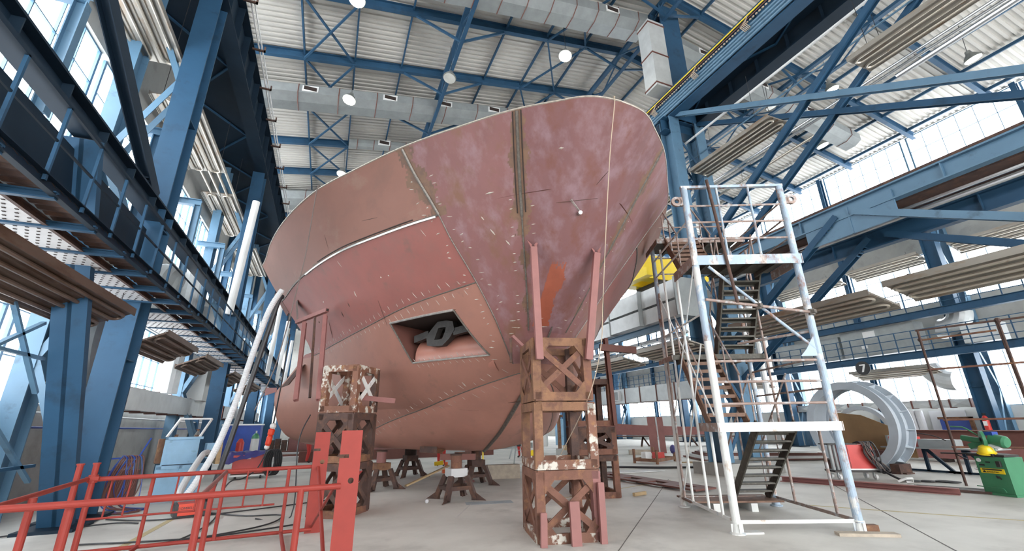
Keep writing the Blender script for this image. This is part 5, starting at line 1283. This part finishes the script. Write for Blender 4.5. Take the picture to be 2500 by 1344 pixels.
solo('upright_plate', MB().plate(up4(.17,.50,.0,1.88), UN, .05), M['primer'], 'brown red upright plate in the middle background, right one of a pair', 'plate')
for k, u in enumerate((.12,.155)): solo('plate_stiffener', MB().plate(up4(u,u+.025,.0,1.9), UN, .14), M['greyplate'], 'pale stiffener bar between the upright red plates, %s one' % ('left' if k == 0 else 'right'), 'stiffener')
g = []; 
for i in range(13):
    a = i/12; x = 17.5+11*a; y = 29.5-5.5*a; zt = 1.75-.9*math.sin(PI*min(1,a*1.3)*.5)*(.55)
    g.append([(x,y,.92-.22*math.sin(PI*a)),(x+.2,y+.3,zt)])
solo('curved_shell', MB().quads(g).quads([r[::-1] for r in [[(p[0]+.05,p[1]+.08,p[2]) for p in r] for r in g]]), M['primer'], 'long curved brown red hull plate on trestles in the background', 'plate')
solo('flat_table', MB().plate([(17,28.5,.72),(28,23.2,.60),(28.8,24.5,.60),(17.6,30.0,.72)], (0,0,1), .05), M['rustd'], 'long dark assembly table under the curved hull plate', 'table')
for k in range(4):
    x = 18.2+3.0*k; y = 28.6-1.45*k
    solo('table_trestle', MB().bar((x-.35,y,0),(x,y+.2,.62), .10, .10).bar((x+.35,y,0),(x,y+.2,.62), .10, .10), M['rustd'], 'dark trestle under the long assembly table, %s from the left' % ORD[k], 'trestle', 'trestles of the assembly table')
solo('upright_plate', MB().plate([(20.2,19.6,.4),(20.9,19.2,.4),(20.7,19.2,2.3),(20.0,19.6,2.3)], (.6,.8,0), .05), M['primer'], 'tall brown red plate standing just left of the stair tower', 'plate')
solo('packing_block', MB().bar((15.2,20.9,.12),(16.2,20.4,.12), .24, .24), M['woodg'], 'grey timber block left of the upright plates', 'block')
t = thing('portable_welder', 'small red portable welder far back on the assembly table', 'welding machine', (18.6,28.4,.75))
obj('case', MB().box((18.2,28.0,.76),(19.2,28.5,1.2)), M['wred'], t)
obj('handle', MB().tube([(18.4,28.2,1.2),(18.5,28.2,1.3),(19.0,28.2,1.3),(19.1,28.2,1.2)], .03, 6), M['black'], t)
t = thing('tool_cabinet', 'blue cabinet in an orange frame far behind the near tower', 'cabinet', (14.6,26.5,0))
obj('cabinet_body', MB().box((14.0,26.4,.3),(15.2,27.0,1.9)), M['cab'], t)
obj('cabinet_frame', MB().box((13.9,26.3,0),(14.05,26.5,2.1)).box((15.15,26.3,0),(15.3,26.5,2.1)).box((13.9,26.3,2.0),(15.3,26.5,2.15)), M['rusty_o'], t)
solo('gas_tank', MB().lathe((13.1,27,.25), [(.28,0),(.32,.1),(.32,1.2),(.22,1.45),(.06,1.52)], 16), M['white'], 'white gas tank seen through the open middle frame of the near tower', 'tank')
solo('blue_pole', MB().bar((11.2,19.0,0),(11.2,19.0,6.0), .16, .16), M['blue'], 'slim blue pole seen through the near tower', 'pole')
for k in range(4): solo('timber_stack', MB().box((11.3,20.0+.1*k,.35+.06*k),(13.0,21.0,.39+.06*k)), M['wood'], 'thin timber board in the pile behind the near tower, %s from below' % ORD[k], 'board', 'boards behind the near tower')
solo('grey_drum', MB().lathe((11.6,18.8,0), [(.40,0),(.42,.05),(.42,.28),(.40,.30),(.35,.30)], 20), M['greyplate'], 'low grey drum on the floor behind the near tower', 'drum')
solo('board_support', MB().box((11.5,20.2,0),(12.8,20.9,.345)), M['rustd'], 'dark block under the timber boards behind the near tower', 'block')
t = thing('warning_sign', 'yellow folding floor sign seen through the near tower', 'sign', (8.9,19.5,0))
obj('sign_face', MB().plate([(8.75,19.6,0),(9.15,19.4,0),(9.0,19.55,.48),(8.9,19.6,.48)], (.5,.85,.1), .02), M['yellow'], t)
obj('sign_back', MB().plate([(8.85,20.0,0),(9.25,19.8,0),(9.02,19.62,.48),(8.92,19.67,.48)], (.5,.85,-.1), .02), M['yellow'], t)
t = thing('step_ladder', 'thin dark step ladder behind the bow stem', 'ladder', (7.9,18.6,0))
for a in ((7.7,18.8),(8.15,18.5)):
    obj('ladder_rail', MB().bar((a[0],a[1],0),(7.85,18.7,1.35), .03, .05), M['galvd'], t)
obj('ladder_step', MB().bar((7.75,18.75,.55),(8.05,18.55,.55), .04, .03).bar((7.78,18.73,.95),(7.95,18.62,.95), .04, .03), M['galvd'], t)
for k in range(3):
    pts = [(9.0+.35*math.cos(a)+.04*k, 21.5, .95+.35*math.sin(a)) for a in [2*PI*i/16 for i in range(17)]]
    solo('hose_coil', MB().tube(pts, .05, 6), M['cable'], 'black coiled hose hanging behind the bow stem', 'hose', 'coiled hoses behind the bow')
solo('hose_stand', MB().bar((8.6,21.6,0),(9.05,21.6,1.3), .05, .05).bar((9.5,21.6,0),(9.05,21.6,1.3), .05, .05), M['galvd'], 'thin stand carrying the black hose coils', 'stand')
# under the hull
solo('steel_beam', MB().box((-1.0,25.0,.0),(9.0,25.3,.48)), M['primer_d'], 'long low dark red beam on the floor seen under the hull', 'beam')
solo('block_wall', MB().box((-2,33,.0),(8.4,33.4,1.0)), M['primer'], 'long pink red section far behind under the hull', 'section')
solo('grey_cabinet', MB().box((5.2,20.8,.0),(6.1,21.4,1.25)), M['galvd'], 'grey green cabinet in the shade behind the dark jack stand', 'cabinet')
solo('yellow_lamp_stand', MB().bar((7.2,21.5,.0),(7.2,21.5,.95), .06, .06).bar((7.2,21.5,.92),(6.9,21.4,1.35), .08, .08), M['yellow'], 'small yellow bracket showing under the hull', 'bracket')
t = thing('grinder', 'yellow and orange power tool on the floor under the hull', 'tool', (4.1,16.6,0))
obj('tool_body', MB().cyl((3.8,16.8,.30),(4.1,16.7,.34), .07, 12), M['yellow'], t)
obj('tool_stand', MB().box((4.05,16.5,0),(4.30,16.7,.12)).cyl((4.18,16.6,.1),(4.18,16.6,.36), .06, 12), M['hivis'], t)
solo('paper_ball', MB().ball((2.25,10.55,.04), .045, 8), M['paper'], 'crumpled white paper cup on the floor left of the nearest jack stand', 'litter')
solo('black_ball', MB().ball((3.1,12.6,.05), .055, 8), M['black'], 'small black knob on the floor between the jack stands', 'litter')
t = thing('safety_helmet', 'green safety helmet on a red box left of the orange headed stand', 'helmet', (.95,15.6,.30))
obj('shell', MB().lathe((.95,15.6,.30), [(.15,0),(.15,.05),(.11,.14),(.04,.18)], 16), M['green'], t)
solo('red_box', MB().box((.5,15.4,0),(1.35,15.8,.30)), M['wred'], 'low red box on the floor under the green helmet', 'box')
# ================================================================== LEFT SIDE
t = thing('blue_machine_cabinet', 'sky blue two-tier steel cabinet with lifting frame behind the gangway', 'cabinet', (-3.2,13.9,0))
B1 = V((.95,.31,0)); B2 = V((-.31,.95,0)); BO = V((-3.55,13.55,0))
def Bq(a, b_, z): return BO+B1*a+B2*b_+V((0,0,z))
def bbox(mb, a0, a1, b0, b1, z0, z1): return mb.add([Bq(a0,b0,z0),Bq(a1,b0,z0),Bq(a1,b1,z0),Bq(a0,b1,z0),Bq(a0,b0,z1),Bq(a1,b0,z1),Bq(a1,b1,z1),Bq(a0,b1,z1)], [(0,3,2,1),(4,5,6,7),(0,1,5,4),(1,2,6,5),(2,3,7,6),(3,0,4,7)])
obj('lower_body', bbox(MB(),0,.90,0,.7,.10,.76), M['cab'], t)
obj('lower_frame', bbox(bbox(bbox(bbox(MB(),-.02,.07,-.03,.02,.02,.80),.83,.92,-.03,.02,.02,.80),-.02,.92,-.03,.02,.70,.78),.42,.48,-.03,.02,.62,.78), M['cab'], t)
obj('upper_body', bbox(MB(),.08,.74,.05,.7,.80,1.38), M['cab'], t)
obj('upper_frame', bbox(bbox(MB(),.04,.10,.0,.06,.80,1.42),.04,.80,.0,.06,1.36,1.42), M['cab'], t)
obj('base_skid', bbox(bbox(MB(),-.05,.95,-.05,.1,.0,.10),-.05,.95,.6,.75,0,.10), M['cab'], t)
for a in (.05,.72): obj('lifting_bar', MB().bar(Bq(a,.05,1.42),Bq(a+.22,.3,1.85), .04, .04), M['white'], t)
obj('lifting_bar', MB().bar(Bq(.27,.3,1.85),Bq(.94,.3,1.85), .04, .04), M['white'], t)
obj('side_outlet', MB().cyl(Bq(.95,.1,1.02),Bq(.95,-.10,1.02), .08, 14), M['anchor'], t)
obj('side_panel', bbox(MB(),.92,1.15,.1,.5,.9,1.25), M['cab'], t)
obj('rust_board', bbox(MB(),1.16,1.26,.1,.5,.75,1.28), M['wood'], t)
solo('spark_box', bbox(MB(),-.06,.06,.3,.7,.82,1.38), M['rusty_o'], 'orange brown board behind the left side of the blue cabinet', 'board')
def ribbed(label, pts, r, m, group=None):
    "corrugated hose along a smooth path"
    pts = [V(p) for p in pts]; out = []; rr = []
    def cr(p0,p1,p2,p3,t): return .5*((2*p1)+(p2-p0)*t+(2*p0-5*p1+4*p2-p3)*t*t+(3*p1-p0-3*p2+p3)*t**3)
    n = len(pts)
    for i in range(n-1):
        p0, p1, p2, p3 = pts[max(i-1,0)], pts[i], pts[i+1], pts[min(i+2,n-1)]
        k = max(4, int((p2-p1).length/.018))
        for j in range(k): out.append(cr(p0,p1,p2,p3,j/k))
    out.append(pts[-1]); rr = [r*(1+(.09 if j % 2 else -.03)) for j in range(len(out))]
    return solo('flexible_hose', MB().tube(out, rr, 10), M[m], label, 'hose', group)
HY = 11.6
ribbed('pale grey ribbed hose hanging from the ship and looping to the blue cabinet', [(-1.35,11.8,4.85),(-1.55,11.75,4.3),(-1.72,11.7,3.3),(-1.85,11.6,2.3),(-2.02,11.4,1.3),(-2.22,11.2,.65),(-2.38,11.2,.36),(-2.55,11.5,.36),(-2.62,12.2,.6),(-2.63,13.2,1.0),(-2.63,13.7,1.05)], .062, 'hose')
solo('hose_pipe', MB().tube(sm([(-1.34,12.1,4.75),(-1.42,12.05,4.6),(-1.62,12.05,3.3),(-1.80,12.05,2.1),(-1.95,12.0,1.1),(-2.1,12.0,.3),(-2.3,12.2,.05)]), .055, 10), M['cable'], 'dark hose hanging beside the pale ribbed hose', 'hose')
t = thing('inverter_welder', 'small bright orange red welder on the floor behind the gangway', 'welding machine', (-2.28,11.2,0))
obj('case', MB().bar((-2.47,11.2,.14),(-2.10,11.3,.14), .40, .20), M['orange'], t)
obj('end_cap', MB().bar((-2.53,11.18,.13),(-2.47,11.2,.13), .42, .22), M['cable'], t); obj('end_cap', MB().bar((-2.10,11.3,.13),(-2.04,11.32,.13), .42, .22), M['cable'], t)
obj('foot_bar', MB().bar((-2.45,11.2,.02),(-2.12,11.3,.02), .3, .04), M['cable'], t)
letters('COMRELC', .062, lambda x,y,z: V((-2.41+x*.95,10.995+x*.26-z-.0,.145+y)), M['black'], t)
t = thing('welding_set', 'dark red welding set partly under a blue tarpaulin at the left', 'welding machine', (-2.2,18.4,0))
obj('housing', MB().bar((-2.75,18.4,.44),(-1.75,18.55,.44), .6, .62), M['primer_d'], t)
obj('housing_face', MB().bar((-2.70,18.08,.46),(-1.80,18.22,.46), .02, .56), M['wred'], t)
obj('lower_trim', MB().bar((-2.78,18.35,.11),(-1.72,18.5,.11), .64, .05), M['white'], t)
obj('label_patch', MB().bar((-2.35,18.10,.66),(-2.18,18.125,.66), .02, .08), M['white'], t)
for k in range(2): obj('caster', MB().cyl((-2.6+.75*k,18.2,.06),(-2.55+.75*k,18.2,.06), .06, 12), M['black'], t)
g = []; rnd = random.Random(5)
for i in range(13):
    row = []
    for j in range(7):
        u = i/12; w_ = j/6; x = -3.0+1.25*u; y = 18.9-.95*w_; z = .80 if w_ < .7 else .80-(w_-.7)*1.3*(1-u*.8)
        row.append((x+rnd.uniform(-.03,.03), y-.02*w_, z+rnd.uniform(.0,.07)))
    g.append(row)
solo('tarpaulin', MB().quads(g), M['tarp'], 'crumpled dark blue tarpaulin over the red welding set', 'tarpaulin')
for k in range(5):
    pts = [(-1.55+.04*k+.05*math.sin(a*2), 17.9+.05*k, .52+.36*math.sin(a)) if False else (-1.6+.16*math.cos(a)+.05*k, 17.95+.03*k, .50+.40*math.sin(a)) for a in [2*PI*i/18 for i in range(19)]]
    solo('cable_coil', MB().tube(pts, .03, 6), M['cable'], 'black cable coil hung at the end of the dark red welding set', 'cable', 'cable coils on the red welding set')
for k, (x, y, h, m) in enumerate(((-4.2,17.2,1.45,'cyl'),(-3.75,17.6,1.42,'cyl'),(-4.5,18.4,1.4,'galvd'),(-4.05,19.0,1.6,'cyl'))):
    t = thing('gas_cylinder', 'steel gas cylinder behind the blue cabinet, %s from the front' % ORD[k], 'gas cylinder', (x,y,0), 'gas cylinders behind the blue cabinet')
    obj('bottle', MB().lathe((x,y,0), [(.10,0),(.115,.03),(.115,h-.35),(.085,h-.18),(.04,h-.1),(.03,h-.06)], 16), M[m], t)
    obj('valve', MB().cyl((x,y,h-.08),(x,y,h), .022, 8).cyl((x-.05,y,h-.02),(x+.05,y,h-.02), .015, 8), M['rusty_o'], t)
t = thing('gas_cylinder', 'grey gas cylinder with green shoulder standing behind the tarpaulin', 'gas cylinder', (-2.55,21.5,0))
obj('bottle', MB().lathe((-2.55,21.5,.0), [(.15,0),(.15,1.2)], 16), M['greyplate'], t); obj('shoulder', MB().lathe((-2.55,21.5,1.2), [(.15,0),(.12,.12),(.05,.2)], 16), M['green'], t); obj('valve', MB().cyl((-2.55,21.5,1.38),(-2.55,21.5,1.5), .03, 8), M['galv'], t)
solo('red_cylinder', MB().lathe((-3.1,21.8,0), [(.14,0),(.14,1.05),(.06,1.2)], 14), M['wred'], 'red bottle standing left of the green shouldered cylinder', 'gas cylinder')
t = thing('blue_container', 'deep blue box far left beyond the gas cylinders', 'container', (-4.4,29,0))
obj('box_body', MB().box((-5.0,28.5,.0),(-3.2,29.5,1.75)), M['bluebox'], t); obj('lid_rim', MB().box((-5.05,28.45,1.75),(-3.15,29.55,1.82)), M['white'], t)
t = thing('hanging_plug', 'red and white industrial plug hanging on a cable left of the ship', 'plug', (-1.25,12.6,1.2))
obj('plug_body', MB().lathe((-1.22,12.6,1.18), [(.04,0),(.065,.06),(.065,.22),(.05,.25),(.07,.27),(.075,.38),(.03,.42)], 14, (.12,0,1)), M['orange'], t)
obj('plug_ends', MB().ball((-1.225,12.6,1.17), .06, 10).ball((-1.16,12.6,1.64), .075, 10), M['white'], t)
obj('plug_cable', MB().tube([(-1.16,12.6,1.7),(-1.12,12.6,2.6),(-1.1,12.6,3.9)], .018, 6), M['cable'], t)
solo('plug_lead', MB().tube(sm([(-1.22,12.6,1.12),(-1.25,12.55,.95),(-1.35,12.4,.7),(-1.55,12.1,.55),(-1.75,11.9,.52),(-1.85,11.7,.3),(-1.7,10.6,.04),(-1.75,9.4,.02),(-1.9,8.7,.02)]), .014, 6), M['cable'], 'grey lead dropping from the hanging plug to the floor', 'cable')
for k, pts in enumerate(([(-3.6,11.4,.02),(-2.6,10.9,.02),(-1.2,11.3,.02),(.2,11.9,.02)],[(-2.0,11.3,.03),(-1.2,10.6,.02),(-.6,10.4,.02),(-.7,9.6,.02),(-1.4,9.0,.02),(-2.6,8.6,.02)],[(-4.6,10.4,.02),(-3.4,10.9,.02),(-2.9,10.7,.02)],[(-1.0,10.2,.02),(-.4,10.1,.03),(-.45,10.3,1.3),(-.3,10.5,1.85)],[(-3.2,9.2,.02),(-1.6,8.9,.02),(-.3,9.3,.02)])):
    solo('floor_cable', MB().tube(sm(pts), .013, 6), M['cable'], ['black cable on the floor before the orange welder','black cable snaking under the red gangway','black cable near the column foot','thin cable climbing the left trestle tower','black cable crossing behind the gangway plates'][k], 'cable')
for k in range(8):
    x = -4.35+.09*k; rnd = random.Random(k+9)
    x = -4.15+.045*k; j = rnd.uniform(-.12,.12); q = rnd.uniform(.0,.35)
    pts = [(x,13.2,1.05),(x-.12+j*.3,13.1,.72),(x-.16+j,13.0,.25+q*.3),(x+j*.5,12.8,.05),(x+.3+rnd.uniform(0,.4),12.4+j,.02),(x+.1+q,12.1+j,.02),(x-.3+q,12.3,.02)]
    pts2 = [(x,13.2,1.05),(x+.10,13.15,.98),(x+.17+j*.4,13.1,.5),(x+.12+j,13.05,.12+q*.4),(x-.02+j,13.1,.10+q*.3),(x-.14+j*.3,13.12,.5),(x-.03,13.18,1.0)]
    solo('torch_hose', MB().tube(sm(pts), .012, 5).tube(sm(pts2), .012, 5), M['primer_d'] if k % 3 else M['bluebox'], 'thin red or blue gas hose hanging on the left wall hook', 'hose', 'gas hoses hanging by the left wall')
solo('blue_hook', MB().bar((-4.6,13.2,.98),(-3.85,13.2,1.02), .03, .03).bar((-3.85,13.2,1.02),(-3.70,13.2,1.42), .03, .03), M['bluebox'], 'bent blue rod holding the gas hoses', 'hook')
solo('low_wall_board', MB().box((-5.2,13.6,0),(-3.9,13.7,.72)), M['primer_d'], 'dark red board standing on the floor behind the hoses', 'board')
solo('wall_poster', MB().box((-5.99,16.0,.75),(-5.97,17.4,1.55)), M['paper'], 'pale sheet of paper on the left wall', 'poster')
for k in range(6):
    solo('stacked_profile', MB().bar((-5.6+.12*(k % 3),6,.25+.22*(k//3)),(-5.6+.12*(k % 3),10.2-.2*k,.25+.22*(k//3)), .10, .18), M['dark'], 'dark steel profile in the rack at the left edge', 'profile', 'profiles stacked at the left edge')
solo('profile_rack', MB().box((-5.85,7.5,0),(-4.9,7.65,.15)).box((-5.85,9.3,0),(-4.9,9.45,.15)).box((-5.88,7.5,0),(-5.78,7.65,1.9)).box((-5.88,9.3,0),(-5.78,9.45,1.9)), M['dblue'], 'dark rack standing along the left wall', 'rack')
for k in range(10):
    solo('machine_block', MB().box((-3.6+.42*k,37.5,0),(-3.25+.42*k,38.2,.75+.1*(k % 2))), M['rustd'], 'dark rusty block in the far row left of the ship', 'block', 'far blocks left of the ship')
for k in range(4):
    solo('floor_section', MB().box((-3.4,26+2.2*k,0),(1.5,26.5+2.2*k,.22)), M['primer_d'] if k % 2 else M['greyplate'], 'flat steel section on the floor beyond the left tower, %s from the front' % ORD[k], 'section', 'flat sections beyond the left tower')
t = thing('overhead_crane', 'yellow overhead crane beam showing between the bow and the stair tower', 'crane', (15.5,16.5,8.2))
obj('crane_beam', MB().box((13.7,16.2,8.3),(18.5,16.8,9.5)), M['yellow'], t)
obj('crane_beam', MB().box((13.7,17.6,8.3),(18.5,18.2,9.5)), M['yellow'], t)
obj('end_carriage', MB().box((13.3,15.6,8.2),(13.7,19.0,8.6)), M['yellow'], t)
obj('crane_hoist', MB().box((14.6,16.3,7.8),(15.4,18.1,8.3)), M['anchor'], t)
# ================================================================== PEOPLE (small, far)
def person(label, x, y, face, pose, h=1.75):
    t = thing('person', label, 'person', (x,y,0)); k = h/1.75
    c, s = math.cos(face), math.sin(face)
    def W_(a, b_, z): return (x+(a*c-b_*s)*k, y+(a*s+b_*c)*k, z*k)
    J = pose
    verts = []; rad = []; edges = []
    def add(p, r, par=None):
        verts.append(W_(*p)); rad.append(r*k)
        if par is not None: edges.append((par, len(verts)-1))
        return len(verts)-1
    pel = add((0,0,.95), .15); wst = add((0,J['lean']*.3,1.10), .13, pel); ch = add((0,J['lean']*.7,1.33), .16, wst); nk = add((0,J['lean'],1.50), .06, ch); hd = add((0,J['lean']+.02,1.60), .085, nk); ht = add((0,J['lean']+.02,1.70), .075, hd)
    for sd in (-1,1):
        hp = add((.10*sd,0,.90), .105, pel); kn = add((.12*sd,J['knee'][0 if sd < 0 else 1],.50), .072, hp); an = add((.12*sd,J['foot'][0 if sd < 0 else 1],.09), .05, kn); add((.13*sd,J['foot'][0 if sd < 0 else 1]+.16,.04), .04, an)
        sh = add((.19*sd,J['lean']*.95,1.42), .07, ch); el = add((.25*sd,J['lean']+J['elb'],1.16), .05, sh); wr = add((.22*sd,J['lean']+J['hand'],.98+J['hz']), .036, el); hn = add((.21*sd,J['lean']+J['hand']+.08,.96+J['hz']), .034, wr)
        for q in range(4): add((.21*sd+.02*(q-1.5),J['lean']+J['hand']+.155-.01*abs(q-1.5),.935+J['hz']), .010, hn)
        add((.17*sd,J['lean']+J['hand']+.11,.97+J['hz']), .011, hn)
    me = bpy.data.meshes.new('body'); me.from_pydata([tuple(V(v)-V((x,y,0))) for v in verts], edges, [])
    o = bpy.data.objects.new('tmp', me); COL.objects.link(o)
    md = o.modifiers.new('s','SKIN'); md.use_smooth_shade = True
    for i, r in enumerate(rad): me.skin_vertices[0].data[i].radius = (r, r)
    me.skin_vertices[0].data[0].use_root = True
    sb = o.modifiers.new('u','SUBSURF'); sb.levels = 1; sb.render_levels = 1
    dg = bpy.context.evaluated_depsgraph_get(); dg.update(); m2 = bpy.data.meshes.new_from_object(o.evaluated_get(dg)); bpy.data.objects.remove(o)
    m2.materials.append(M['cover']); m2.materials.append(M['skin']); m2.materials.append(M['black'])
    for p in m2.polygons:
        z = p.center.z/k; p.use_smooth = True
        if z > 1.49: p.material_index = 1
        elif z < .10: p.material_index = 2
        elif abs((p.center.x*c+p.center.y*s)/k) > .13 and J['hand'] > 0 and (-(p.center.x*s)+p.center.y*c)/k > J['lean']+J['hand']+.03: p.material_index = 1
    b = bpy.data.objects.new('body', m2); COL.objects.link(b); b.parent = t
    hc = W_(0,J['lean']+.02,1.66)
    obj('helmet', MB().lathe(hc, [(.125*k,0),(.13*k,.02),(.11*k,.09*k),(.05*k,.14*k)], 14), M[J.get('hat','hivis')], t)
    f = W_(0,J['lean']+.125,1.60); obj('nose', MB().ball(f, .018*k, 6), M['skin'], t)
    for sd in (-1,1):
        e = W_(.032*sd,J['lean']+.105,1.63); obj('eye', MB().ball(e, .010*k, 6), M['black'], t)
    obj('mouth', MB().bar(W_(-.025,J['lean']+.108,1.565),W_(.025,J['lean']+.108,1.565), .008, .008), M['cover'], t)
    return t
ST = dict(lean=.05, knee=(.03,.03), foot=(0,0), elb=.02, hand=.12, hz=-.1)
BD = dict(lean=.30, knee=(.08,.02), foot=(0,-.05), elb=.16, hand=.30, hz=.02)
person('person in red coveralls standing under the bow, only legs showing', 4.65, 19.3, 2.6, ST)
person('person in red coveralls seen left of the near tower leg', 9.4, 22.0, 2.2, BD)
person('person in red coveralls working by the left tower, half hidden', -.6, 24.5, -1.2, BD)
